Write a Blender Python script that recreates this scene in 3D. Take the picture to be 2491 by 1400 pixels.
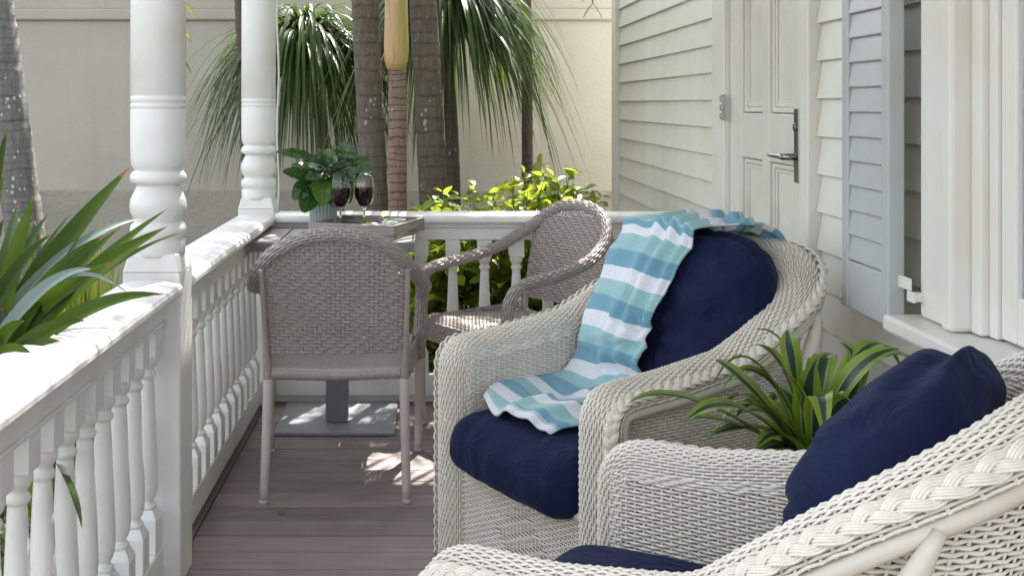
import bpy, math, random
import numpy as np
from mathutils import Vector, noise

# ------------------------------------------------------------------ camera, world, sun, exposure
for o in list(bpy.data.objects):
    bpy.data.objects.remove(o)
scene = bpy.context.scene
COL = scene.collection
FPX, VPX, VPY, PW, CAMH = 2740.0, 1046.0, 252.0, 2491.0, 1.25
cam = bpy.data.cameras.new('camera')
cam_o = bpy.data.objects.new('camera', cam)
COL.objects.link(cam_o)
cam_o.location = (0, 0, CAMH)
cam_o.rotation_euler = (math.radians(90), 0, 0)
cam.sensor_width = 36
cam.lens = FPX / PW * 36
cam.shift_x = (PW / 2 - VPX) / PW
cam.shift_y = -(700 - VPY) / PW
cam.clip_start = 0.05
cam.clip_end = 400
scene.camera = cam_o

SUN_AZ, SUN_EL = math.radians(20.0), math.radians(56.0)
sun_dir = Vector((math.sin(SUN_AZ) * math.cos(SUN_EL), math.cos(SUN_AZ) * math.cos(SUN_EL), math.sin(SUN_EL)))
world = bpy.data.worlds.new('World')
scene.world = world
world.use_nodes = True
wn = world.node_tree.nodes
sky = wn.new('ShaderNodeTexSky')
sky.sky_type = 'NISHITA'
sky.sun_disc = False
sky.sun_elevation = SUN_EL
sky.sun_rotation = SUN_AZ
sky.air_density = 1.0
sky.dust_density = 2.0
sky.ozone_density = 0.6
bg = wn['Background']
bg.inputs['Strength'].default_value = 0.15
hsv = wn.new('ShaderNodeHueSaturation')          # hazy, milky summer sky
hsv.inputs['Saturation'].default_value = 0.35
world.node_tree.links.new(sky.outputs[0], hsv.inputs['Color'])
world.node_tree.links.new(hsv.outputs[0], bg.inputs[0])
sun = bpy.data.lights.new('sun', 'SUN')
sun.energy = 4.6
sun.angle = math.radians(0.5)
sun.color = (1.0, 0.955, 0.88)
sun_o = bpy.data.objects.new('sun', sun)
COL.objects.link(sun_o)
sun_o.location = sun_dir * 30
sun_o.rotation_euler = sun_dir.to_track_quat('Z', 'Y').to_euler()
scene.view_settings.view_transform = 'Standard'
scene.view_settings.look = 'None'
scene.view_settings.gamma = 1
scene.view_settings.use_curve_mapping = False
scene.view_settings.exposure = 2.0
scene.render.engine = 'CYCLES'
scene.cycles.max_bounces = 10
scene.cycles.diffuse_bounces = 6
scene.cycles.transparent_max_bounces = 12

rnd = random.Random(7)
PI = math.pi


def at(u, v, Y):
    """point of the place seen at photograph pixel (u, v), Y metres down the porch"""
    return Vector(((u - VPX) / FPX * Y, Y, CAMH - (v - VPY) / FPX * Y))


# ------------------------------------------------------------------ material helpers
class NT:
    def __init__(s, name):
        s.m = bpy.data.materials.new(name)
        s.m.use_nodes = True
        s.t = s.m.node_tree
        s.b = s.t.nodes['Principled BSDF']
        s.out = s.t.nodes['Material Output']

    def n(s, typ, **kw):
        nd = s.t.nodes.new(typ)
        for k, v in kw.items():
            if hasattr(nd, k) and k not in nd.inputs:
                setattr(nd, k, v)
            else:
                s.set(nd.inputs[k], v)
        return nd

    def set(s, inp, v):
        if isinstance(v, bpy.types.NodeSocket):
            s.t.links.new(v, inp)
        else:
            if inp.type == 'RGBA' and len(v) == 3:
                v = (*v, 1)
            inp.default_value = v

    def p(s, **kw):
        for k, v in kw.items():
            s.set(s.b.inputs[k.replace('_', ' ')], v)

    def coord(s, which='Object'):
        return s.n('ShaderNodeTexCoord').outputs[which]

    def map(s, vec, scale=(1, 1, 1), loc=(0, 0, 0), rot=(0, 0, 0)):
        return s.n('ShaderNodeMapping', Vector=vec, Scale=scale, Location=loc, Rotation=rot).outputs[0]

    def noise(s, vec, scale, detail=4, rough=.55, dist=0):
        nd = s.n('ShaderNodeTexNoise', Scale=scale, Detail=detail, Roughness=rough, Distortion=dist)
        s.set(nd.inputs['Vector'], vec)
        return nd.outputs['Fac']

    def ramp(s, fac, stops, interp='LINEAR'):
        nd = s.n('ShaderNodeValToRGB')
        nd.color_ramp.interpolation = interp
        e = nd.color_ramp.elements
        while len(e) < len(stops):
            e.new(.5)
        for i, (pos, c) in enumerate(stops):
            e[i].position = pos
            e[i].color = (*c, 1) if len(c) == 3 else c
        s.set(nd.inputs['Fac'], fac)
        return nd.outputs['Color']

    def mix(s, fac, a, b, blend='MIX'):
        nd = s.n('ShaderNodeMix', data_type='RGBA', blend_type=blend)
        s.set(nd.inputs[0], fac)
        s.set(nd.inputs[6], a)
        s.set(nd.inputs[7], b)
        return nd.outputs[2]

    def math(s, op, a, b=0.0, c=None):
        nd = s.n('ShaderNodeMath', operation=op)
        s.set(nd.inputs[0], a)
        s.set(nd.inputs[1], b)
        if c is not None:
            s.set(nd.inputs[2], c)
        return nd.outputs[0]

    def bump(s, h, strength=.3, dist=.01, normal=None):
        nd = s.n('ShaderNodeBump', Strength=strength, Distance=dist)
        s.set(nd.inputs['Height'], h)
        if normal is not None:
            s.set(nd.inputs['Normal'], normal)
        s.set(s.b.inputs['Normal'], nd.outputs[0])
        return nd.outputs[0]

    def sep(s, vec):
        nd = s.n('ShaderNodeSeparateXYZ')
        s.set(nd.inputs[0], vec)
        return nd.outputs

    def rand(s):
        return s.n('ShaderNodeObjectInfo').outputs['Random']

    def leafy(s, col, trans=.35, rough=.4, tcol=None):
        """principled mixed with light passing through the blade"""
        s.p(Base_Color=col, Roughness=rough)
        tr = s.n('ShaderNodeBsdfTranslucent')
        s.set(tr.inputs['Color'], tcol if tcol is not None else col)
        mx = s.n('ShaderNodeMixShader')
        mx.inputs[0].default_value = trans
        s.t.links.new(s.b.outputs[0], mx.inputs[1])
        s.t.links.new(tr.outputs[0], mx.inputs[2])
        s.t.links.new(mx.outputs[0], s.out.inputs['Surface'])


M = {}


def m_paint(key, col, rough=.38, dirt=.10, bump=.25):
    t = NT(key)
    c = t.coord()
    n1 = t.noise(c, 6, 5, .6)
    n2 = t.noise(c, 60, 4, .6)
    d = tuple(x * (1 - dirt * 2.2) * y for x, y in zip(col, (1, .97, .9)))
    base = t.mix(t.ramp(n1, [(.45, (0, 0, 0)), (.75, (1, 1, 1))]), col, d)
    t.p(Base_Color=base, Roughness=t.math('MULTIPLY_ADD', n2, .25, rough - .1))
    h = t.math('ADD', t.math('MULTIPLY', n1, 1.0), t.math('MULTIPLY', n2, .35))
    t.bump(h, bump, .006)
    M[key] = t.m


m_paint('rail_paint', (.80, .80, .775), .33, .05, .35)
m_paint('house_paint', (.76, .745, .68), .42, .03, .2)
m_paint('trim_paint', (.77, .755, .70), .34, .018, .12)
m_paint('door_paint', (.74, .725, .66), .3, .04, .08)
m_paint('shutter_paint', (.47, .49, .49), .38, .04, .1)
m_paint('leg_paint', (.56, .49, .455), .4, .12, .15)
m_paint('wicker_pole', (.70, .645, .55), .4, .08, .1)


def deck_mat():
    t = NT('deck_wood')
    c = t.coord()
    r = t.rand()
    off = t.n('ShaderNodeVectorMath', operation='ADD')
    t.set(off.inputs[0], c)
    cx = t.n('ShaderNodeCombineXYZ')
    t.set(cx.inputs[0], t.math('MULTIPLY', r, 37.0))
    t.set(cx.inputs[1], t.math('MULTIPLY', r, 91.0))
    t.set(off.inputs[1], cx.outputs[0])
    v = off.outputs[0]
    grain = t.noise(t.map(v, (2.2, 55, 20)), 1.0, 6, .62, .6)
    fine = t.noise(t.map(v, (8, 260, 60)), 1.0, 4, .6)
    blot = t.noise(v, 3.2, 4, .6)
    wear = t.noise(t.map(v, (3, 9, 3)), 1.4, 5, .65)
    base = t.ramp(grain, [(.25, (.12, .092, .092)), (.5, (.20, .158, .155)), (.75, (.27, .222, .213))])
    grey = t.ramp(fine, [(.3, (.14, .122, .12)), (.7, (.30, .27, .26))])
    col = t.mix(t.ramp(wear, [(.42, (0, 0, 0)), (.68, (.75, .75, .75))]), base, grey)
    tone = t.ramp(r, [(0, (1.0, .97, 1.0)), (.5, (1.18, 1.14, 1.15)), (1, (1.4, 1.35, 1.34))])
    col = t.mix(1.0, col, tone, 'MULTIPLY')
    col = t.mix(t.ramp(blot, [(.52, (0, 0, 0)), (.72, (.5, .5, .5))]), col, (.36, .33, .32))
    scr = t.n('ShaderNodeTexVoronoi', feature='DISTANCE_TO_EDGE', Scale=2.3)
    t.set(scr.inputs['Vector'], t.map(v, (1, 1, 1), rot=(0, 0, .6)))
    sc = t.ramp(scr.outputs['Distance'], [(0, (.10, .10, .10)), (.005, (0, 0, 0))])
    col = t.mix(sc, col, (.42, .38, .37))
    t.p(Base_Color=col, Roughness=t.math('MULTIPLY_ADD', grain, .3, .42))
    t.bump(t.math('ADD', grain, t.math('MULTIPLY', fine, .5)), .35, .004)
    M['deck'] = t.m


deck_mat()


def wicker_mat(key, a, b, rough, dark):
    t = NT(key)
    c = t.coord()
    n1 = t.noise(c, 14, 4, .6)
    n2 = t.noise(t.map(c, (1, 1, 1)), 120, 3, .6)
    col = t.mix(t.ramp(n2, [(.3, (0, 0, 0)), (.7, (1, 1, 1))]), a, b)
    col = t.mix(t.ramp(n1, [(.5, (0, 0, 0)), (.78, (.6, .6, .6))]), col, dark)
    t.p(Base_Color=col, Roughness=rough)
    t.bump(n2, .15, .002)
    M[key] = t.m


wicker_mat('white_wicker', (.88, .83, .735), (.79, .74, .645), .40, (.70, .645, .55))
wicker_mat('grey_wicker', (.42, .368, .34), (.31, .265, .243), .38, (.47, .415, .39))


def navy_mat():
    t = NT('navy_fabric')
    c = t.coord()
    n1 = t.noise(c, 9, 5, .6)
    w1 = t.noise(t.map(c, (900, 900, 900)), 1.0, 2, .5)
    lint = t.noise(c, 240, 2, .5)
    col = t.mix(t.ramp(n1, [(.35, (0, 0, 0)), (.7, (1, 1, 1))]), (.0055, .0095, .036), (.010, .0165, .055))
    col = t.mix(t.ramp(lint, [(.745, (0, 0, 0)), (.78, (.5, .5, .5))]), col, (.06, .07, .12))
    t.p(Base_Color=col, Roughness=.85, Sheen_Weight=.10, Sheen_Roughness=.4, Sheen_Tint=(.35, .45, .85, 1))
    t.b.inputs['Specular IOR Level'].default_value = .18
    rg = t.math('ABSOLUTE', t.math('SUBTRACT', t.noise(t.map(c, (5, 5, 9)), 1.6, 3, .5, 1.2), .5))
    t.bump(t.math('ADD', t.math('ADD', t.math('MULTIPLY', n1, .5), t.math('MULTIPLY', rg, 2.0)), t.math('MULTIPLY', w1, .06)), .55, .02)
    M['navy'] = t.m


navy_mat()


def towel_mat():
    t = NT('striped_towel')
    uv = t.sep(t.coord('UV'))
    c = t.coord()
    n = t.noise(c, 420, 3, .6)
    v = t.math('ADD', uv[1], t.math('MULTIPLY', t.math('SUBTRACT', n, .5), .006))
    fr = t.math('FRACT', v)
    stripes = t.ramp(fr, [(0, (.84, .84, .87)), (.31, (.37, .59, .59)), (.65, (.20, .40, .51))], 'CONSTANT')
    hem = t.math('GREATER_THAN', uv[1], 100.0)
    col = t.mix(hem, stripes, (.82, .82, .84))
    weave = t.noise(t.map(c, (1, 1, 1)), 700, 2, .5)
    spk = t.ramp(weave, [(.38, (.62, .68, .72)), (.62, (1.12, 1.1, 1.08))])
    col = t.mix(.8, col, spk, 'MULTIPLY')
    fold = t.noise(c, 18, 4, .6)
    t.p(Base_Color=col, Roughness=.92, Sheen_Weight=.25)
    t.b.inputs['Specular IOR Level'].default_value = .1
    t.bump(t.math('ADD', t.math('MULTIPLY', weave, .25), t.math('MULTIPLY', fold, 1.0)), .4, .006)
    M['towel'] = t.m


towel_mat()


def stucco_mat():
    t = NT('garden_wall_stucco')
    c = t.coord()
    n1 = t.noise(c, 1.1, 5, .6)
    n2 = t.noise(c, 34, 5, .65)
    streak = t.noise(t.map(c, (5, 5, .35)), 1.2, 5, .6)
    col = t.mix(t.ramp(n1, [(.35, (0, 0, 0)), (.7, (1, 1, 1))]), (.49, .462, .408), (.425, .40, .355))
    col = t.mix(t.ramp(streak, [(.5, (0, 0, 0)), (.8, (.5, .5, .5))]), col, (.39, .365, .315))
    t.p(Base_Color=col, Roughness=.9)
    t.bump(t.math('ADD', n2, t.math('MULTIPLY', n1, 1.5)), .35, .015)
    M['stucco'] = t.m
    t = NT('garden_wall_plinth')
    c = t.coord()
    n1 = t.noise(c, 2.0, 5, .6)
    n2 = t.noise(c, 26, 6, .7)
    col = t.mix(t.ramp(n1, [(.35, (0, 0, 0)), (.7, (1, 1, 1))]), (.455, .428, .375), (.375, .35, .305))
    t.p(Base_Color=col, Roughness=.92)
    t.bump(n2, .8, .03)
    M['plinth'] = t.m


stucco_mat()


def soil_mat():
    t = NT('garden_soil')
    c = t.coord()
    n1 = t.noise(c, 5, 6, .65)
    n2 = t.noise(c, 45, 5, .7)
    col = t.ramp(n2, [(.3, (.035, .025, .016)), (.55, (.10, .075, .05)), (.75, (.22, .18, .12))])
    col = t.mix(t.ramp(n1, [(.45, (0, 0, 0)), (.65, (1, 1, 1))]), col, (.06, .075, .025))
    t.p(Base_Color=col, Roughness=.95)
    t.bump(n2, .8, .04)
    M['soil'] = t.m


soil_mat()


def palm_mat(key, c1, c2, ring, lichen, ringscale, strong=.15):
    t = NT(key)
    c = t.coord()
    wob = t.noise(c, 9, 4, .6)
    z = t.sep(c)[2]
    zz = t.math('ADD', t.math('MULTIPLY_ADD', wob, .045, z), t.math('MULTIPLY', t.noise(t.map(c, (0, 0, 1)), 6, 2, .5), .11))
    rg = t.math('FRACT', t.math('MULTIPLY', zz, ringscale))
    n = t.noise(t.map(c, (14, 14, 3)), 3, 6, .65)
    fine = t.noise(t.map(c, (60, 60, 9)), 2, 5, .65)
    col = t.mix(t.ramp(n, [(.3, (0, 0, 0)), (.7, (1, 1, 1))]), c1, c2)
    col = t.mix(t.math('MULTIPLY', t.ramp(rg, [(0, (.85, .85, .85)), (.10, (.6, .6, .6)), (.26, (0, 0, 0)), (1, (0, 0, 0))]), t.ramp(t.noise(c, 13, 3, .6), [(.35, (strong, strong, strong)), (.65, (1, 1, 1))])), col, ring)
    col = t.mix(.45, col, t.ramp(fine, [(.3, (.35, .35, .35)), (.7, (1.2, 1.2, 1.2))]), 'MULTIPLY')
    vo = t.n('ShaderNodeTexVoronoi', Scale=26.0, Randomness=1.0)
    t.set(vo.inputs['Vector'], t.map(c, (1, 1, .8)))
    blot = t.noise(c, 5, 3, .6)
    sp = t.math('LESS_THAN', vo.outputs['Distance'], t.math('MULTIPLY_ADD', t.ramp(blot, [(.42, (0, 0, 0)), (.62, (1, 1, 1))]), .24, .0))
    col = t.mix(t.math('MULTIPLY', sp, .7), col, lichen)
    t.p(Base_Color=col, Roughness=.88)
    t.bump(t.math('ADD', t.math('MULTIPLY', n, .7), t.math('ADD', fine, t.math('MULTIPLY', rg, -.3))), .6, .012)
    M[key] = t.m


palm_mat('palm_grey', (.15, .14, .135), (.24, .23, .225), (.075, .07, .065), (.62, .62, .60), 22)
palm_mat('palm_brown', (.12, .098, .076), (.205, .17, .132), (.06, .045, .035), (.46, .44, .40), 15)
palm_mat('palm_ringed', (.24, .155, .115), (.33, .235, .18), (.045, .022, .015), (.50, .46, .40), 25, .9)
palm_mat('palm_dark', (.11, .085, .070), (.17, .135, .11), (.05, .038, .03), (.35, .33, .30), 24)


def shaft_mat():
    t = NT('palm_crownshaft')
    c = t.coord()
    n = t.noise(t.map(c, (9, 9, .8)), 2, 5, .6, .4)
    x = t.sep(c)[0]
    col = t.ramp(t.math('MULTIPLY_ADD', n, .9, t.math('MULTIPLY', x, 3.0)), [(.15, (.30, .15, .08)), (.3, (.55, .36, .18)), (.48, (.42, .36, .11)), (.75, (.50, .45, .18))])
    t.p(Base_Color=col, Roughness=.4)
    M['crownshaft'] = t.m


shaft_mat()


def leaf_mat(key, c1, c2, tcol, trans=.35, rough=.38, dead=None, mid=None, spec=.5):
    t = NT(key)
    r = t.rand()
    c = t.coord()
    uv = t.sep(t.coord('UV'))
    n = t.noise(t.map(c, (1, 1, 1)), 7, 3, .6)
    f = t.math('MULTIPLY_ADD', r, .5, t.math('MULTIPLY', n, .5))
    col = t.mix(t.ramp(f, [(.25, (0, 0, 0)), (.75, (1, 1, 1))]), c1, c2)
    stri = t.noise(t.map(t.coord('UV'), (40, 1.2, 1)), 1, 3, .6)
    col = t.mix(.35, col, t.ramp(stri, [(.3, (.55, .55, .55)), (.7, (1.2, 1.2, 1.2))]), 'MULTIPLY')
    if mid is not None:
        d = t.math('ABSOLUTE', t.math('SUBTRACT', uv[0], .5))
        col = t.mix(t.ramp(d, [(.0, (.8, .8, .8)), (.05, (0, 0, 0))]), col, mid)
    if dead is not None:
        col = t.mix(t.ramp(t.math('MULTIPLY_ADD', n, .10, uv[1]), [(.985, (0, 0, 0)), (1.04, (1, 1, 1))]), col, dead)
    t.leafy(col, trans, rough, tcol)
    t.b.inputs['Specular IOR Level'].default_value = spec
    M[key] = t.m


leaf_mat('leaf_strap', (.024, .050, .006), (.062, .112, .012), (.13, .20, .02), .24, .38, (.22, .09, .05), None, .15)
leaf_mat('leaf_strap_pale', (.17, .24, .21), (.25, .32, .29), (.22, .28, .18), .2, .4, (.30, .18, .12), None, .3)
leaf_mat('leaf_grass', (.16, .22, .03), (.30, .34, .05), (.42, .50, .06), .5, .45)
leaf_mat('leaf_pony', (.018, .040, .010), (.048, .088, .018), (.12, .20, .03), .24, .3, (.22, .15, .06))
leaf_mat('leaf_frond', (.045, .09, .016), (.09, .15, .025), (.26, .32, .04), .4, .4)
leaf_mat('leaf_hedge', (.085, .15, .018), (.15, .22, .028), (.42, .50, .045), .5, .34, None, (.22, .28, .06))
leaf_mat('leaf_garnish', (.10, .20, .03), (.16, .27, .04), (.3, .42, .05), .3, .35)


def dracaena_mat():
    t = NT('leaf_dracaena')
    uv = t.sep(t.coord('UV'))
    c = t.coord('UV')
    n = t.noise(t.map(c, (26, 1.0, 1)), 1, 3, .6)
    d = t.math('ABSOLUTE', t.math('SUBTRACT', uv[0], .5))
    dd = t.math('MULTIPLY_ADD', t.math('SUBTRACT', n, .5), .10, d)
    col = t.ramp(dd, [(.0, (.030, .075, .040)), (.17, (.036, .085, .040)), (.21, (.36, .44, .24)), (.25, (.20, .31, .022)), (.5, (.27, .38, .03))])
    strk = t.ramp(n, [(.35, (.75, .75, .75)), (.7, (1.15, 1.15, 1.1))])
    col = t.mix(.7, col, strk, 'MULTIPLY')
    t.leafy(col, .28, .32)
    M['leaf_dracaena'] = t.m


dracaena_mat()


def calathea_mat():
    t = NT('leaf_calathea')
    uv = t.sep(t.coord('UV'))
    r = t.rand()
    d = t.math('ABSOLUTE', t.math('SUBTRACT', uv[0], .5))
    vein = t.math('FRACT', t.math('MULTIPLY', t.math('MULTIPLY_ADD', d, -.45, uv[1]), 7.0))
    vm = t.ramp(vein, [(0, (.75, .75, .75)), (.12, (.15, .15, .15)), (.3, (0, 0, 0)), (.9, (0, 0, 0)), (1, (.75, .75, .75))])
    base = t.mix(r, (.007, .030, .010), (.018, .062, .013))
    base = t.mix(t.ramp(r, [(.76, (0, 0, 0)), (.80, (1, 1, 1))]), base, (.065, .16, .016))
    col = t.mix(vm, base, (.10, .20, .09))
    col = t.mix(t.ramp(d, [(.0, (.8, .8, .8)), (.03, (0, 0, 0))]), col, (.14, .25, .10))
    t.leafy(col, .2, .22, (.12, .26, .02))
    t.bump(vein, .5, .006)
    M['leaf_calathea'] = t.m


calathea_mat()


def simple(key, col, rough=.5, metal=0.0, noise_amt=.12, nscale=30, bump=.1):
    t = NT(key)
    n = t.noise(t.coord(), nscale, 4, .6)
    c2 = tuple(x * (1 - noise_amt * 2) for x in col)
    t.p(Base_Color=t.mix(n, col, c2), Roughness=rough, Metallic=metal)
    t.bump(n, bump, .003)
    M[key] = t.m


simple('table_frame', (.20, .205, .225), .42)
simple('table_plate', (.30, .31, .34), .45)
simple('steel', (.36, .35, .34), .28, 1.0)
simple('hinge_steel', (.5, .49, .47), .35, .7)
simple('pot_ceramic', (.30, .355, .345), .5, 0, .08, 20)
simple('planter_clay', (.35, .33, .30), .7)
simple('white_china', (.8, .8, .79), .15, 0, .02)
simple('sauce', (.12, .015, .01), .2)
simple('lime_skin', (.28, .40, .04), .4, 0, .2, 60, .3)
simple('orchid_petal', (.36, .10, .42), .5, 0, .3, 80)
simple('flower_yellow', (.75, .68, .25), .5)
simple('branch_bark', (.13, .09, .06), .85, 0, .3, 60, .5)
simple('rubber', (.62, .60, .58), .5)
simple('cable_white', (.72, .72, .69), .5)
simple('fallen_leaf', (.42, .12, .03), .6, 0, .3, 60)
simple('soffit', (.70, .69, .65), .6)
simple('curtain', (.86, .86, .92), .8, 0, .04, 6)
simple('under_deck', (.05, .04, .035), .9)


def slat_mat():
    t = NT('table_slat')
    c = t.coord()
    g = t.noise(t.map(c, (60, 3, 20)), 1, 5, .6, .3)
    col = t.ramp(g, [(.3, (.20, .175, .165)), (.7, (.31, .275, .26))])
    t.p(Base_Color=col, Roughness=.5)
    t.bump(g, .2, .003)
    M['slat'] = t.m
    t = NT('tray_wood')
    c = t.coord()
    wv = t.noise(t.map(c, (3.5, 3.5, 95)), 1, 3, .5, 1.6)
    fine = t.noise(t.map(c, (8, 8, 160)), 1, 5, .6)
    col = t.ramp(wv, [(.30, (.085, .068, .062)), (.40, (.24, .215, .20)), (.62, (.36, .345, .32))])
    col = t.mix(.5, col, t.ramp(fine, [(.3, (.6, .57, .55)), (.7, (1.12, 1.12, 1.12))]), 'MULTIPLY')
    t.p(Base_Color=col, Roughness=.75)
    t.bump(t.math('ADD', wv, fine), .5, .004)
    M['tray'] = t.m
    t = NT('clear_glass')
    t.p(Base_Color=(1, 1, 1, 1), Roughness=0.0, IOR=1.32)
    t.b.inputs['Transmission Weight'].default_value = 1
    M['glass'] = t.m
    t = NT('red_wine')
    t.p(Base_Color=(.010, .001, .003, 1), Roughness=.1, IOR=1.1)
    M['wine'] = t.m
    t = NT('window_glass')
    t.p(Base_Color=(.93, .94, 1, 1), Roughness=.02, IOR=1.45)
    t.b.inputs['Transmission Weight'].default_value = .92
    M['pane'] = t.m


slat_mat()

# ------------------------------------------------------------------ mesh helpers


def link(o, parent=None):
    COL.objects.link(o)
    if parent is not None:
        o.parent = parent
    return o


def mesh(name, V, F, mat, smooth=True, uv=None):
    me = bpy.data.meshes.new(name)
    V = np.asarray(V, dtype=np.float32).reshape(-1, 3)
    if isinstance(F, np.ndarray):
        nf, k = F.shape
        me.vertices.add(len(V))
        me.vertices.foreach_set('co', V.ravel())
        me.loops.add(nf * k)
        me.loops.foreach_set('vertex_index', F.astype(np.int32).ravel())
        me.polygons.add(nf)
        me.polygons.foreach_set('loop_start', np.arange(0, nf * k, k, dtype=np.int32))
        me.polygons.foreach_set('loop_total', np.full(nf, k, dtype=np.int32))
        me.update(calc_edges=True)
    else:
        me.from_pydata([tuple(map(float, p)) for p in V], [], F)
        me.update()
    if uv is not None:
        uvl = me.uv_layers.new(name='UVMap')
        idx = np.empty(len(me.loops), dtype=np.int32)
        me.loops.foreach_get('vertex_index', idx)
        uvl.data.foreach_set('uv', np.asarray(uv, dtype=np.float32)[idx].ravel())
    if smooth:
        me.polygons.foreach_set('use_smooth', np.ones(len(me.polygons), dtype=bool))
    me.materials.append(M[mat] if isinstance(mat, str) else mat)
    return me


class MB:
    """collects shapes for ONE mesh object"""

    def __init__(s):
        s.V, s.F, s.U, s.n = [], [], [], 0

    def add(s, V, F, uv=None):
        V = np.asarray(V, float).reshape(-1, 3)
        s.V.append(V)
        for f in F:
            s.F.append(tuple(int(i) + s.n for i in f))
        s.U.append(np.zeros((len(V), 2)) if uv is None else np.asarray(uv, float))
        s.n += len(V)
        return s

    def box(s, lo, hi):
        (a, b, c), (d, e, f) = lo, hi
        V = [(a, b, c), (d, b, c), (d, e, c), (a, e, c), (a, b, f), (d, b, f), (d, e, f), (a, e, f)]
        return s.add(V, [(3, 2, 1, 0), (4, 5, 6, 7), (0, 1, 5, 4), (1, 2, 6, 5), (2, 3, 7, 6), (3, 0, 4, 7)])

    def lathe(s, prof, n=24, c=(0, 0), cap=True):
        V, F = [], []
        for r, z in prof:
            for k in range(n):
                a = 2 * PI * k / n
                V.append((c[0] + r * math.cos(a), c[1] + r * math.sin(a), z))
        for i in range(len(prof) - 1):
            for k in range(n):
                k2 = (k + 1) % n
                F.append((i * n + k, i * n + k2, (i + 1) * n + k2, (i + 1) * n + k))
        if cap:
            F.append(tuple(range(n - 1, -1, -1)))
            F.append(tuple((len(prof) - 1) * n + k for k in range(n)))
        return s.add(V, F)

    def tube(s, path, radii, n=8, flat=1.0, up=None):
        path = np.asarray(path, float)
        m = len(path)
        if np.isscalar(radii):
            radii = np.full(m, radii)
        T = np.gradient(path, axis=0)
        T /= np.linalg.norm(T, axis=1)[:, None] + 1e-12
        ref = np.array(up if up is not None else (0, 0, 1.0))
        if abs(np.dot(ref, T[0])) > .95:
            ref = np.array((0, 1.0, 0)) if abs(T[0][1]) < .9 else np.array((1.0, 0, 0))
        A = np.cross(T[0], ref)
        A /= np.linalg.norm(A)
        V, F = [], []
        for i in range(m):
            A = A - T[i] * np.dot(A, T[i])
            A /= np.linalg.norm(A) + 1e-12
            B = np.cross(T[i], A)
            for k in range(n):
                a = 2 * PI * k / n
                V.append(path[i] + radii[i] * (A * math.cos(a) + B * math.sin(a) * flat))
        for i in range(m - 1):
            for k in range(n):
                k2 = (k + 1) % n
                F.append((i * n + k, i * n + k2, (i + 1) * n + k2, (i + 1) * n + k))
        F.append(tuple(range(n - 1, -1, -1)))
        F.append(tuple((m - 1) * n + k for k in range(n)))
        return s.add(V, F)

    def extrude(s, poly, axis, a, b):
        """closed polygon of (across, z) carried along x (axis 0) or y (axis 1)"""
        n = len(poly)
        V = []
        for t in (a, b):
            for (p, z) in poly:
                V.append((t, p, z) if axis == 0 else (p, t, z))
        F = [(k, (k + 1) % n, n + (k + 1) % n, n + k) for k in range(n)]
        F += [tuple(range(n - 1, -1, -1)), tuple(range(n, 2 * n))]
        return s.add(V, F)

    def mesh(s, name, mat, smooth=True, uv=False):
        return mesh(name, np.concatenate(s.V), s.F, mat, smooth, np.concatenate(s.U) if uv else None)

    def build(s, name, mat, parent=None, smooth=False, uv=False, bevel=0, seg=2):
        me = s.mesh(name, mat, smooth, uv)
        o = link(bpy.data.objects.new(name, me), parent)
        fix_normals(me)
        if bevel:
            add_bevel(o, bevel, seg)
        return o


def fix_normals(me):
    import bmesh
    bm = bmesh.new()
    bm.from_mesh(me)
    bmesh.ops.recalc_face_normals(bm, faces=bm.faces)
    bm.to_mesh(me)
    bm.free()


def add_bevel(o, w, seg=2):
    md = o.modifiers.new('bevel', 'BEVEL')
    md.width = w
    md.segments = seg
    md.limit_method = 'ANGLE'
    md.angle_limit = math.radians(40)
    md.harden_normals = False


def obj(name, me, parent=None, loc=(0, 0, 0), rot=None):
    o = link(bpy.data.objects.new(name, me), parent)
    o.location = loc
    if rot is not None:
        o.rotation_euler = rot
    return o


def tag(o, label, cat=None, group=None, kind=None):
    if label:
        o['label'] = label
    if cat:
        o['category'] = cat
    if group:
        o['group'] = group
    if kind:
        o['kind'] = kind
    return o


def thing(name, label, cat, loc=(0, 0, 0), rz=0, group=None, kind=None):
    o = link(bpy.data.objects.new(name, None))
    o.empty_display_size = .1
    o.location = loc
    o.rotation_euler = (0, 0, rz)
    return tag(o, label, cat, group, kind)


def bbox(name, lo, hi, mat, parent=None, bevel=.003, seg=2):
    return MB().box(lo, hi).build(name, mat, parent, False, False, bevel, seg)


def smooth_path(pts, n):
    """Catmull-Rom through the points, n samples evenly spaced"""
    P = np.asarray(pts, float)
    Q = np.vstack([2 * P[0] - P[1], P, 2 * P[-1] - P[-2]])
    out = []
    for i in range(1, len(Q) - 2):
        for t in np.linspace(0, 1, 24, endpoint=False):
            a, b, c, d = Q[i - 1], Q[i], Q[i + 1], Q[i + 2]
            out.append(.5 * ((2 * b) + (c - a) * t + (2 * a - 5 * b + 4 * c - d) * t * t + (3 * b - a - 3 * c + d) * t ** 3))
    out.append(P[-1])
    out = np.array(out)
    L = np.concatenate([[0], np.cumsum(np.linalg.norm(np.diff(out, axis=0), axis=1))])
    s = np.linspace(0, L[-1], n)
    return np.stack([np.interp(s, L, out[:, k]) for k in range(3)], 1)


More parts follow.
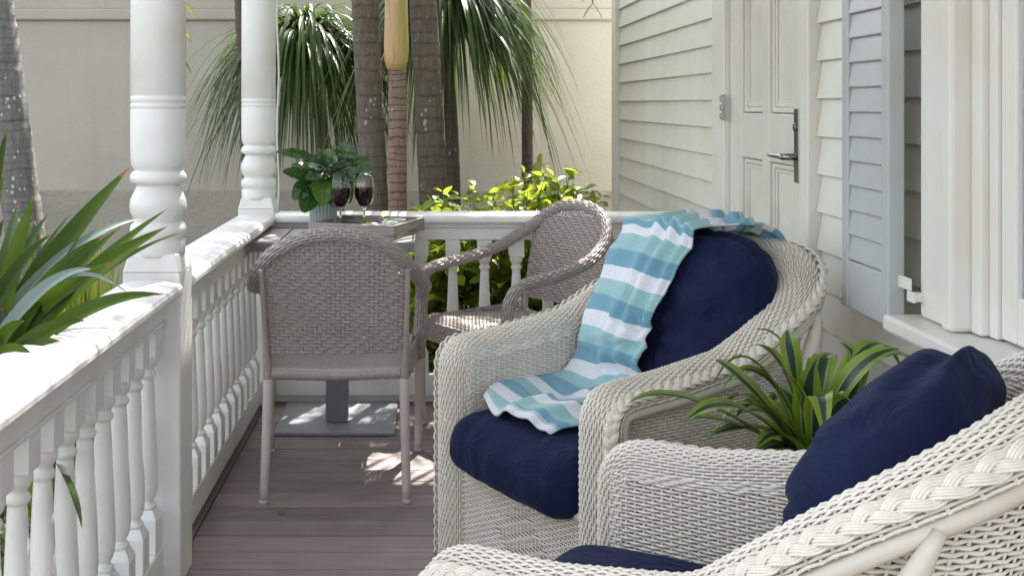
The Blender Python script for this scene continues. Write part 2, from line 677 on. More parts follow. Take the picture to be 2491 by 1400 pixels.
def blade(path, width, fold=.25, roll=0.0, prof=None, across=2, wave=0.0, side=None):
    """a leaf: ribbon along a path with a V fold; returns V, F, UV"""
    P = np.asarray(path, float)
    m = len(P)
    t = np.linspace(0, 1, m)
    w = width * (prof(t) if prof else np.minimum(1, (1 - t) * 3.2) ** .8 * np.minimum(1, .55 + t * 1.5))
    T = np.gradient(P, axis=0)
    T /= np.linalg.norm(T, axis=1)[:, None] + 1e-12
    up = np.array((0, 0, 1.0))
    S = np.cross(T, up) if side is None else np.tile(np.asarray(side, float), (m, 1))
    S = S - T * np.sum(S * T, 1)[:, None]
    S /= np.linalg.norm(S, axis=1)[:, None] + 1e-9
    Nn = np.cross(S, T)
    if roll:
        S, Nn = S * math.cos(roll) + Nn * math.sin(roll), Nn * math.cos(roll) - S * math.sin(roll)
    k = across * 2 + 1
    xs = np.linspace(-1, 1, k)
    V = np.zeros((m, k, 3))
    U = np.zeros((m, k, 2))
    for j, x in enumerate(xs):
        wv = wave * np.sin(t * 21 + (0 if x > 0 else 1.3)) * abs(x) * w
        V[:, j] = P + S * (x * w / 2)[:, None] + Nn * (abs(x) * fold * w / 2 + wv)[:, None]
        U[:, j, 0] = (x + 1) / 2
        U[:, j, 1] = t
    F = [(i * k + j, i * k + j + 1, (i + 1) * k + j + 1, (i + 1) * k + j) for i in range(m - 1) for j in range(k - 1)]
    return V.reshape(-1, 3), F, U.reshape(-1, 2)


def bez(a, b, c, n=10):
    t = np.linspace(0, 1, n)[:, None]
    a, b, c = np.array(a, float), np.array(b, float), np.array(c, float)
    return a * (1 - t) ** 2 + 2 * b * t * (1 - t) + c * t * t


def through(a, v, c, n=12, tm=.55):
    """quadratic curve from a to c that passes through v"""
    a, v, c = np.array(a, float), np.array(v, float), np.array(c, float)
    b = (v - a * (1 - tm) ** 2 - c * tm ** 2) / (2 * tm * (1 - tm))
    return bez(a, b, c, n)


def leaf_obj(name, parent, path, width, mat, **kw):
    V, F, U = blade(path, width, **kw)
    return obj(name, mesh(name, V, F, mat, True, U), parent)


# weaving ------------------------------------------------------------
def weave(S, Ls, Lt, ps, pt, amp, wid, h, m=2, over=None, mask=None, stake_w=.30, t0=0., t1=1.):
    """strands along s over and under stakes that run along t, on the surface S(s, t)"""
    ns, nt = max(2, round(Ls / ps)), max(2, round(Lt / pt))
    k = np.arange(ns * m + 1) / m
    j = np.arange(nt)
    s, t = k / ns, t0 + (t1 - t0) * (j + .5) / nt
    SS, TT = np.meshgrid(s, t)
    e = 2e-3
    dw = wid * .5 / nt * (t1 - t0)

    def nrm(a, b):
        ds = S(np.clip(a + e, 0, 1), b) - S(np.clip(a - e, 0, 1), b)
        dt = S(a, np.clip(b + e, 0, 1)) - S(a, np.clip(b - e, 0, 1))
        n = np.cross(ds, dt)
        return n / (np.linalg.norm(n, axis=-1)[..., None] + 1e-12)
    N = nrm(SS, TT)
    if over is None:
        off = amp * np.cos(PI * k[None, :] + PI * j[:, None])
    else:
        kk = np.arange(ns + 1)
        o = over(*np.meshgrid(kk, j)).astype(float) * amp
        off = np.stack([np.interp(k, kk, o[r]) for r in range(nt)])
    off = off[..., None]
    A = S(SS, TT - dw) + N * off
    B = S(SS, TT) + N * (off + h)
    C = S(SS, TT + dw) + N * off
    D = S(SS, TT) + N * (off - h)
    V = np.stack([A, B, C, D], 2)                      # nt, K, 4, 3
    K = len(k)
    base = (np.arange(nt)[:, None] * K + np.arange(K - 1)[None, :]) * 4
    if mask is not None:
        ok = mask(SS, TT)
        keep = (ok[:, :-1] & ok[:, 1:]).ravel()
        base = base.ravel()[keep]
    base = base.ravel()
    F = np.concatenate([np.stack([base + a, base + b, base + 4 + b, base + 4 + a], 1) for a, b in ((0, 1), (1, 2), (2, 3), (3, 0))])
    V = V.reshape(-1, 3)
    # stakes
    s2 = np.arange(ns + 1) / ns
    t2 = t0 + (t1 - t0) * np.arange(nt + 1) / nt
    S2, T2 = np.meshgrid(s2, t2)
    N2 = nrm(S2, T2)
    dws = stake_w * .5 / ns
    A = S(np.clip(S2 - dws, 0, 1), T2)
    B = S(S2, T2) + N2 * h * .8
    C = S(np.clip(S2 + dws, 0, 1), T2)
    V2 = np.stack([A, B, C], 2)
    b2 = (np.arange(nt)[:, None] * (ns + 1) + np.arange(ns + 1)[None, :]) * 3
    st = (ns + 1) * 3
    if mask is not None:
        ok = mask(S2, T2)
        b2 = b2.ravel()[(ok[:-1] & ok[1:]).ravel()]
    b2 = b2.ravel()
    F2 = np.concatenate([np.stack([b2 + a, b2 + b, b2 + st + b, b2 + st + a], 1) for a, b in ((0, 1), (1, 2))]) + len(V)
    V = np.concatenate([V, V2.reshape(-1, 3)])
    F = np.concatenate([F, F2])
    used, inv = np.unique(F.ravel(), return_inverse=True)
    return V[used], inv.reshape(F.shape)


# ================================================================== THE SETTING
WX = 1.17             # face of the house
RX = -.72             # line of the side railing
RY = 4.735            # line of the end railing

g = MB().box((-60, -60, -.6), (60, 60, -.36)).build('ground', 'soil')
tag(g, 'dark garden soil beyond the porch', kind='structure')

deck = thing('porch_floor', 'weathered purple-brown plank floor of the porch', None, kind='structure')
MB().box((-.86, -2.6, -.36), (1.3, 4.83, -.045)).build('joist_base', 'under_deck', deck)
pitch = .1168
y_line = 3.964
rp = random.Random(3)
plank_me = None
k0, k1 = math.ceil((-2.5 - y_line) / pitch), math.floor((4.80 - y_line) / pitch)
pm = MB().box((-.680, .0022, -.04), (1.166, pitch - .0022, 0)).mesh('plank', 'deck', False)
for k in range(k0, k1 + 1):
    o = obj('plank', pm, deck, (0, y_line + k * pitch, rp.uniform(-.0012, .0008)))
    add_bevel(o, .0022, 2)
bbox('border_plank', (-.80, -2.5, -.04), (-.684, 4.80, .002), 'deck', deck, .002)

rf = MB().box((-.20, .2, 2.42), (2.2, 5.08, 2.52)).box((-.79, .2, 2.425), (-.65, 5.08, 2.55)).box((-.79, 5.082, 2.30), (1.2, 5.16, 2.50)).build('unseen_porch_roof', 'soffit')  # out of view; shades the porch, left edge set in to let sun onto the railing
tag(rf, 'unseen pale porch ceiling and eave, cut back so sun reaches the side railing', kind='structure')

# ------------------------------------------------------------------ garden wall
gw = thing('garden_wall', 'tall beige stucco garden wall with plinth and ledge behind the palms', 'wall', (0, 8.2, -.36))
MB().box((-9, 0, 0), (9, .3, 2.24)).build('wall_face', 'stucco', gw)
MB().box((-9, -.022, 0), (9, -.0005, .985)).build('plinth', 'plinth', gw, bevel=.008)
MB().box((-9, -.035, 2.215), (9, -.0005, 2.30)).build('ledge', 'stucco', gw, bevel=.012)
MB().box((-9, -.012, 2.303), (9, .3, 2.62)).build('frieze', 'stucco', gw)
MB().box((-9, -.08, 2.623), (9, .38, 2.70)).build('coping', 'stucco', gw, bevel=.01)

# ------------------------------------------------------------------ posts


def porch_post(label, x, y):
    t = thing('porch_post', label, 'post', (x, y, 0), 0, 'turned white porch posts')
    s = .075
    b = MB()
    b.box((-s, -s, 0), (s, s, .815))
    # chamfered shoulder from square to round
    V = [(-s, -s, .815), (s, -s, .815), (s, s, .815), (-s, s, .815)]
    q = .063
    V += [(-q, -q, .86), (q, -q, .86), (q, q, .86), (-q, q, .86)]
    b.add(V, [(0, 1, 5, 4), (1, 2, 6, 5), (2, 3, 7, 6), (3, 0, 4, 7), (4, 5, 6, 7)])
    b.build('square_base', 'rail_paint', t, bevel=.006, seg=3)
    pr = [(.069, .850), (.071, .862), (.071, .888), (.066, .894), (.067, .896), (.0725, .906), (.074, .918), (.071, .930), (.062, .938),
          (.060, .941), (.066, .950), (.073, .966), (.0745, .982), (.072, .998), (.065, .014 + 1), (.057, 1.030), (.056, 1.038),
          (.068, 1.041), (.0735, 1.047), (.0735, 1.060), (.067, 1.070), (.060, 1.075), (.064, 1.079), (.069, 1.088), (.0715, 1.104), (.0722, 1.13),
          (.0722, 1.232)]
    for gz in (1.236, 1.252, 1.271):
        pr += [(.0720, gz - .003), (.0695, gz), (.0722, gz + .003)]
    pr += [(.0715, 1.6), (.0705, 2.3), (.0705, 2.42)]
    MB().lathe(pr, 40).build('turned_column', 'rail_paint', t, smooth=True)
    return t


porch_post('white turned post the near railing runs into, square lower block beside the long leaves', RX, 2.985)
porch_post('white turned corner post where the two railings meet behind the slatted table', RX, RY)
cb = MB()
pth = [(-.628 + .004 * math.sin(i * 1.1), 4.652, .80 + i * .08) for i in range(21)]
cb.tube(pth, .0042, 6)
tag(cb.build('cable', 'cable_white', smooth=True), 'thin white cable hanging down the corner post', 'cable')

# ------------------------------------------------------------------ railings
BAL_PROF = [(.020, .222), (.0235, .228), (.0235, .233), (.0165, .238), (.0155, .243), (.0215, .252), (.0255, .266), (.0270, .285), (.0268, .315), (.0250, .37),
            (.0225, .43), (.0195, .50), (.0172, .545), (.0165, .552), (.0215, .557), (.0235, .563), (.0215, .569), (.0175, .573), (.0175, .578),
            (.0225, .584), (.0265, .592), (.0275, .602), (.0255, .612)]


def baluster_mesh(depth=1.0):
    b = MB()
    s = .031
    b.box((-s, -s, .114), (s, s, .200))
    q = .020
    V = [(-s, -s, .200), (s, -s, .200), (s, s, .200), (-s, s, .200), (-q, -q, .223), (q, -q, .223), (q, q, .223), (-q, q, .223)]
    b.add(V, [(0, 1, 5, 4), (1, 2, 6, 5), (2, 3, 7, 6), (3, 0, 4, 7), (4, 5, 6, 7)])
    b.lathe(BAL_PROF, 18)
    b.box((-s, -s, .611), (s, s, .688))
    me = b.mesh('baluster', 'rail_paint', False)
    import bmesh
    bm = bmesh.new()
    bm.from_mesh(me)
    bmesh.ops.recalc_face_normals(bm, faces=bm.faces)
    for f in bm.faces:
        zc = f.calc_center_median().z
        if len(f.verts) == 4 and .2235 < zc < .6105:
            f.smooth = True
    bm.to_mesh(me)
    bm.free()
    return me


BAL = baluster_mesh()
CAP = [(-.080, .758), (-.083, .766), (-.083, .776), (-.076, .786), (-.045, .794), (0, .797), (.045, .794), (.076, .786), (.083, .776), (.083, .766), (.080, .758),
       (.060, .754), (.050, .744), (.047, .734), (.036, .7335), (-.036, .7335), (-.047, .734), (-.050, .744), (-.060, .754)]


def railing(label, axis, a, b, cross, positions, extra=None):
    loc = (cross, (a + b) / 2, 0) if axis == 1 else ((a + b) / 2, cross, 0)
    mid = (a + b) / 2
    t = thing('porch_railing', label, 'railing', loc, 0, 'white baluster railings round the porch')
    MB().extrude(CAP, axis, a - mid, b - mid).build('handrail', 'rail_paint', t, smooth=False, bevel=.0025)

    def bx(name, w0, z0, z1, bev=.004, e=0):
        lo, hi = (-w0, a - mid + e, z0), (w0, b - mid - e, z1)
        if axis == 0:
            lo, hi = (a - mid + e, -w0, z0), (b - mid - e, w0, z1)
        return bbox(name, lo, hi, 'rail_paint', t, bev)
    bx('apron', .034, .690, .733)
    bx('apron_bead', .040, .683, .692, .003)
    bx('bottom_rail', .033, .030, .114, .006)
    bx('floor_shoe', .014, .0022, .030, .002)
    rb = random.Random(int(cross * 100))
    for p in positions:
        q = p - mid
        o = obj('baluster', BAL, t, (0, q, 0) if axis == 1 else (q, 0, 0), (0, 0, rb.uniform(-.03, .03)))
        add_bevel(o, .003, 2)
    return t


railing('sunlit white railing beside the long-leaved plant, ending at the near post', 1, .15, 2.909, RX, [2.866 - .1287 * k for k in range(21)])
railing('white railing running between the two turned posts beside the grey chair', 1, 3.061, 4.659, RX, [3.115 + .1285 * k for k in range(12)])
railing('white railing across the porch end behind the slatted table', 0, -.644, 1.10, RY, [-.038 + .1335 * k for k in range(-4, 9)])
# ------------------------------------------------------------------ the house
house = thing('house', 'cream white clapboard house wall with panelled door and window', 'house', (WX, 4.0, 0))


def hb(name, x0, x1, y0, y1, z0, z1, mat='trim_paint', bev=.004, parent=None):
    """box of the house in world numbers"""
    return bbox(name, (x0 - WX, y0 - 4, z0), (x1 - WX, y1 - 4, z1), mat, parent or house, bev)


hb('wall_core', WX + .03, WX + .25, -.6, 7.1, -.36, 3.0, 'house_paint', 0)
hb('far_wall_core', WX + .25, 4.5, 6.9, 7.1, -.36, 3.0, 'house_paint', 0)
EXPO, ZR = .1135, 1.265
CLAP = {}


def clapboard(y0, y1, z0, z1):
    key = (round(y1 - y0, 3), round(z1 - z0, 3))
    if key not in CLAP:
        h = z1 - z0
        b = MB()
        poly = [(.028, 0), (-.004, 0), (.016, h + .012), (.028, h + .012)]
        V = []
        for y in (0, y1 - y0):
            V += [(x, y, z) for x, z in poly]
        b.add(V, [(0, 1, 2, 3), (7, 6, 5, 4), (0, 4, 5, 1), (1, 5, 6, 2), (2, 6, 7, 3), (3, 7, 4, 0)])
        me = b.mesh('clapboard', 'house_paint', False)
        fix_normals(me)
        CLAP[key] = me
    o = obj('clapboard', CLAP[key], house, (0, y0 - 4, z0))
    add_bevel(o, .002, 2)


k = -12
while ZR + k * EXPO < 2.7:
    z = ZR + k * EXPO
    clapboard(4.60, 6.98, z, z + EXPO)
    if z > .0:
        clapboard(2.585, 3.40, z, z + EXPO)
    if z + EXPO < .66 and z > 0:
        clapboard(.9, 2.582, z, z + EXPO)
    k += 1
hb('corner_board', WX - .022, WX + .029, 6.982, 7.12, -.36, 2.9)
hb('skirting_board', WX - .02, WX + .0275, .7, 3.398, .004, .128)
# door
hb('door_casing', WX - .032, WX + .028, 4.372, 4.475, .0, 2.2, bev=.006)
hb('door_casing', WX - .020, WX + .028, 4.478, 4.598, .0, 2.2, bev=.004)
hb('door_casing', WX - .030, WX + .028, 3.402, 3.482, .0, 2.2, bev=.006)
hb('threshold', WX - .05, WX + .02, 3.484, 4.37, .004, .03, bev=.004)
door = link(bpy.data.objects.new('door', None), house)
door.location = (0, 3.925 - 4, 0)


def db(name, x0, x1, y0, y1, z0, z1, mat='door_paint', bev=.003):
    return bbox(name, (x0 - WX, y0 - 3.925, z0), (x1 - WX, y1 - 3.925, z1), mat, door, bev)


DX = WX - .006
db('stile', DX, WX + .029, 4.205, 4.368, .035, 2.08)
db('stile', DX, WX + .029, 3.868, 3.945, .035, 2.08)
db('stile', DX, WX + .029, 3.486, 3.606, .035, 2.08)
for (a, b) in ((3.609, 3.865), (3.948, 4.202)):
    db('rail', DX, WX + .029, a, b, .036, .25)
    db('rail', DX, WX + .029, a, b, 1.052, 1.215)
    db('rail', DX, WX + .029, a, b, 1.96, 2.079)
    for (z0, z1) in ((.252, 1.050), (1.217, 1.958)):
        db('panel', WX + .016, WX + .029, a + .002, b - .002, z0 + .001, z1 - .001)
        f = MB()
        for (i0, i1, xx) in ((.003, .018, .004), (.021, .033, .010)):
            y0, y1, zz0, zz1 = a + i0, b - i0, z0 + i0, z1 - i0
            w = i1 - i0
            X0, X1 = xx, .0155
            for (p, q) in (((y0, zz0), (y0 + w, zz1)), ((y1 - w, zz0), (y1, zz1)), ((y0 + w, zz0), (y1 - w, zz0 + w)), ((y0 + w, zz1 - w), (y1 - w, zz1))):
                f.box((X0, p[0] - 3.925, p[1]), (X1, q[0] - 3.925, q[1]))
        f.build('panel_moulding', 'door_paint', door, bevel=.003)
# hinge and handle
for zc in (1.235, .3, 1.9):
    h = MB()
    for dz in (-.034, 0, .034):
        h.box((-.046, 4.352 - 3.925, zc + dz - .012), (-.030, 4.374 - 3.925, zc + dz + .012))
    h.box((-.0385, 4.356 - 3.925, zc - .05), (-.028, 4.372 - 3.925, zc + .05))
    h.build('hinge', 'hinge_steel', door, bevel=.002)
hd = MB().box((-.017, 3.528 - 3.925, 1.00), (-.0062, 3.572 - 3.925, 1.235)).build('handle_plate', 'steel', door, bevel=.003)
hm = MB()
hm.tube([(-.016, 3.55 - 3.925, 1.082), (-.06, 3.55 - 3.925, 1.082)], .011, 12)
hm.tube(smooth_path([(-.058, 3.546 - 3.925, 1.082), (-.062, 3.58 - 3.925, 1.083), (-.066, 3.63 - 3.925, 1.083), (-.066, 3.665 - 3.925, 1.083)], 14), np.linspace(.0125, .0075, 14), 12, .8)
hm.build('lever', 'steel', hd, smooth=True)
ck = MB()
V = []
ck.tube([(-.0165, 3.55 - 3.925, 1.175), (-.024, 3.55 - 3.925, 1.175)], .013, 16)
ck.build('lock_cylinder', 'steel', hd, smooth=False, bevel=.002)

# window
win = link(bpy.data.objects.new('window', None), house)
win.location = (0, 1.8 - 4, 0)


def wb(name, x0, x1, y0, y1, z0, z1, mat='trim_paint', bev=.004, parent=None):
    return bbox(name, (x0 - WX, y0 - 1.8, z0), (x1 - WX, y1 - 1.8, z1), mat, parent or win, bev)


wb('casing', WX - .050, WX + .028, 2.452, 2.580, .762, 2.25, bev=.012)
wb('casing', WX - .062, WX + .028, 2.398, 2.449, .762, 2.25, bev=.010)
wb('casing', WX - .050, WX + .028, 1.05, 1.20, .762, 2.25)
wb('casing', WX - .050, WX + .028, 1.2, 2.395, 2.12, 2.25)
wb('jamb', WX - .020, WX + .028, 2.352, 2.396, .764, 2.118, bev=.004)
wb('jamb_stop', WX - .004, WX + .028, 2.318, 2.350, .764, 2.118, bev=.003)
wb('sill', WX - .115, WX + .0285, 1.0, 2.63, .722, .760, bev=.008)
wb('sill_apron', WX - .030, WX + .028, 1.05, 2.60, .66, .7205, bev=.006)
sash = wb('sash', WX + .004, WX + .028, 2.255, 2.316, .766, 2.115, bev=.005)
sash2 = wb('sash', WX + .004, WX + .028, 1.2, 2.2535, .766, .862, bev=.005)
pane = wb('pane', WX + .016, WX + .020, 1.2, 2.2545, .863, 2.115, 'pane', 0)
wb('blind', WX + .0245, WX + .0285, 1.2, 2.2545, .863, 2.115, 'curtain', 0)

# shutter
sh = thing('window_shutter', 'pale blue-grey louvred shutter held open beside the window', 'shutter', (1.09, 2.78, .728))
SY0, SY1 = 2.632 - 2.78, 2.929 - 2.78
bbox('stile', (-.02, SY0, 0), (.02, SY0 + .042, 1.5), 'shutter_paint', sh, .004)
bbox('stile', (-.02, SY1 - .042, 0), (.02, SY1, 1.5), 'shutter_paint', sh, .004)
bbox('bottom_rail', (-.0195, SY0 + .0425, .0005), (.0195, SY1 - .0425, .122), 'shutter_paint', sh, .004)
bbox('top_rail', (-.0195, SY0 + .0425, 1.40), (.0195, SY1 - .0425, 1.4995), 'shutter_paint', sh, .004)
lm = MB()
poly = [(-.0185, .001), (-.0165, -.002), (-.0035, .066), (-.0075, .069)]
V = []
for y in (SY0 + .043, SY1 - .043):
    V += [(x, y, z) for x, z in poly]
lm.add(V, [(0, 1, 2, 3), (7, 6, 5, 4), (0, 4, 5, 1), (1, 5, 6, 2), (2, 6, 7, 3), (3, 7, 4, 0)])
lme = lm.mesh('louvre', 'shutter_paint', False)
fix_normals(lme)
for i in range(20):
    o = obj('louvre', lme, sh, (0, 0, .127 + i * .0625))
    add_bevel(o, .0012, 2)
hgp = MB().box((.004, SY0 - .062, .095), (.010, SY0 + .03, .123)).box((.004, SY0 - .080, .070), (.012, SY0 - .046, .094))
hgp.box((.012, SY0 - .076, .072), (.032, SY0 - .052, .092))
hgp.build('hinge', 'trim_paint', sh, bevel=.0015)

# ================================================================== FURNITURE
# ------------------------------------------------------------------ slatted table
tb = thing('bistro_table', 'square grey pedestal table with slatted top at the porch corner', 'table', (-.362, 4.405, 0))
for i in range(6):
    x0 = -.297 + i * .0995
    bbox('slat', (x0, -.245, .720), (x0 + .0935, .247, .738), 'slat', tb, .002)
fr = MB().box((-.305, -.262, .704), (.305, -.2465, .7385)).box((-.305, .2485, .704), (.305, .262, .7385)).box((-.305, -.246, .704), (-.2985, .248, .7385)).box((.2985, -.246, .704), (.305, .248, .7385))
fr.build('frame', 'table_frame', tb, bevel=.002)
MB().box((-.25, -.03, .69), (.25, .03, .7185)).box((-.03, -.22, .69), (.03, -.031, .7185)).box((-.03, .031, .69), (.03, .22, .7185)).build('under_bracket', 'table_frame', tb, bevel=.002)
bbox('column', (-.042, -.042, .0155), (.042, .042, .689), 'table_frame', tb, .004)
bbox('base_plate', (-.229, -.172, .003), (.229, .272, .015), 'table_plate', tb, .003)

# ------------------------------------------------------------------ grey wicker armchair


def ringed(path, r, pitch, amp=.07, n=10, flat=1.0, up=None):
    """tube wrapped round and round with cane"""
    L = np.sum(np.linalg.norm(np.diff(path, axis=0), axis=1))
    m = int(L / pitch) * 2 + 1
    P = smooth_path(path, m)
    rr = np.interp(np.linspace(0, 1, m), np.linspace(0, 1, len(np.atleast_1d(r))), np.atleast_1d(r)) if np.ndim(r) else np.full(m, r)
    rr = rr * (1 + amp * np.where(np.arange(m) % 2 == 0, -1, 1))
    return P, rr


def grey_chair(label, loc, rz, src=None):
    t = thing('wicker_armchair', label, 'chair', loc, rz, 'grey wicker armchairs at the slatted table')
    if src is not None:
        for ch in list(src.children):
            c = ch.copy()
            COL.objects.link(c)
            c.parent = t
        return t
    # rim and arms: one wrapped hoop
    half = [(0, .312, .846), (.10, .307, .834), (.185, .288, .790), (.240, .232, .728), (.274, .12, .666), (.286, -.03, .630), (.286, -.15, .614), (.283, -.215, .600), (.279, -.252, .560), (.275, -.262, .50), (.270, -.264, .42), (.268, -.265, .335)]
    hoop = [(-x, y, z) for x, y, z in half[::-1]] + half[1:]
    Ph = smooth_path(np.array(hoop), 400)
    Lh = np.sum(np.linalg.norm(np.diff(Ph, axis=0), axis=1))
    Th = np.gradient(Ph, axis=0)
    Th /= np.linalg.norm(Th, axis=1)[:, None]
    Ah = np.zeros_like(Ph)
    A_ = np.array((0, 1.0, 0))
    for i in range(400):
        A_ = A_ - Th[i] * np.dot(A_, Th[i])
        A_ /= np.linalg.norm(A_)
        Ah[i] = A_
    Bh = np.cross(Th, Ah)
    qh = np.linspace(0, 1, 400)

    def SH(s, tt):
        g_ = lambda Z: np.stack([np.interp(s, qh, Z[:, k]) for k in range(3)], -1)
        a_ = -tt * 2 * PI
        return g_(Ph) + .0205 * (g_(Ah) * np.cos(a_)[..., None] + g_(Bh) * np.sin(a_)[..., None])
    V, F = weave(SH, Lh, .125, .0130, .0090, .0017, .92, .0016, m=2, over=lambda a, b: np.where((a + b) % 3 == 0, -1, 1), stake_w=.7)
    obj('arm_rim', mesh('arm_rim', V, F, 'grey_wicker'), t)
    MB().tube(Ph[::4], .0165, 10).build('arm_core', 'grey_wicker', t, smooth=True)
    # back panel
    def top_z(x):
        return .832 - 1.9 * np.abs(x) ** 2.15

    def SB(s, tt):
        x = (s - .5) * 2 * (.214 + .012 * tt)
        z = .458 + tt * .384
        y = .212 + .085 * tt ** 1.3 + .018 * (1 - (x / .226) ** 2)
        return np.stack([x, y, z], -1)
    def mk(s, tt):
        p = SB(s, tt)
        return p[..., 2] < top_z(p[..., 0]) + .004
    V, F = weave(SB, .44, .39, .0150, .0113, .0042, .80, .0028, m=2, over=lambda a, b: np.where((a + b) % 3 == 0, -1, 1), mask=mk, stake_w=.72)
    obj('back_panel', mesh('back_panel', V, F, 'grey_wicker'), t)
    # stiles wrapped, rear legs bare
    for sx in (-1, 1):
        P, rr = ringed(np.array([(sx * .228, .288, .735), (sx * .225, .255, .62), (sx * .221, .222, .47), (sx * .216, .212, .372)]), np.array([.008, .008, .010, .0155]), .0060, .07)
        MB().tube(P, rr, 10).build('back_stile', 'grey_wicker', t, smooth=True)
        lg = MB()
        P = smooth_path([(sx * .2155, .2115, .378), (sx * .219, .232, .19), (sx * .224, .264, .012)], 12)
        lg.tube(P, np.linspace(.0165, .0135, 12), 14)
        lo = lg.build('leg', 'leg_paint', t, smooth=True)
        MB().lathe([(.0105, 0.0), (.0142, .003), (.0142, .014)], 14, (sx * .2245, .2655)).build('foot_cap', 'rubber', lo, smooth=True)
        lg = MB()
        P = smooth_path([(sx * .2682, -.265, .342), (sx * .267, -.264, .18), (sx * .265, -.262, .012)], 10)
        lg.tube(P, np.linspace(.0165, .0135, 10), 14)
        lo = lg.build('leg', 'leg_paint', t, smooth=True)
        MB().lathe([(.0105, 0.0), (.0142, .003), (.0142, .014)], 14, (sx * .265, -.2618)).build('foot_cap', 'rubber', lo, smooth=True)
    # seat
    def SS(s, tt):
        x = (s - .5) * 2 * (.252 - .036 * tt)
        y = -.262 + tt * .462
        z = .432 - .028 * tt - .012 * np.sin(PI * tt) * np.cos(PI * (s - .5)) - .030 * np.clip((.10 - tt) / .10, 0, 1) ** 2
        return np.stack([x, y, z], -1)
    V, F = weave(SS, .47, .46, .0115, .0085, .0022, .86, .0018, m=2, stake_w=.55)
    obj('seat', mesh('seat', V, F, 'grey_wicker'), t)
    P, rr = ringed(np.array([(-.205, .206, .394), (0, .206, .388), (.205, .206, .394)]), .0185, .0056, .06)
    MB().tube(P, rr, 10).build('rear_rail', 'grey_wicker', t, smooth=True)
    # woven skirts below the seat
    for sx in (-1, 1):
        def SK(s, tt, sx=sx):
            y = -.255 + s * .455
            x = sx * (.262 - .040 * s)
            z = .335 + tt * .088 + .020 * s
            return np.stack([x + 0 * tt, y + 0 * tt, z + 0 * s], -1)
        V, F = weave(SK, .455, .09, .0150, .0105, .0028, .92, .002, m=2, over=lambda a, b: np.where((a + b) % 3 == 0, -1, 1), stake_w=.7)
        obj('seat_skirt', mesh('seat_skirt', V, F, 'grey_wicker'), t)
    def SF(s, tt):
        x = (s - .5) * .51
        z = .335 + tt * .075
        return np.stack([x + 0 * tt, -.262 + 0 * tt + 0 * s, z + 0 * s], -1)
    V, F = weave(SF, .51, .085, .0150, .0105, .0028, .92, .002, m=2, over=lambda a, b: np.where((a + b) % 3 == 0, -1, 1), stake_w=.7)
    obj('seat_skirt', mesh('seat_skirt', V, F, 'grey_wicker'), t)
    return t


GC = grey_chair('grey wicker armchair with its back turned, standing beside the side railing', (-.302, 3.79, 0), PI + .02)


def copy_tree(o, parent=None):
    c = o.copy()
    COL.objects.link(c)
    c.parent = parent
    for ch in o.children:
        copy_tree(ch, c)
    return c


g2 = copy_tree(GC)
g2['label'] = 'grey wicker armchair turned sideways in front of the leafy green shrub'
g2.location = (.335, 4.325, 0)
g2.rotation_euler = (0, 0, math.radians(-56))

# ------------------------------------------------------------------ white wicker lounge chairs
XI = .266


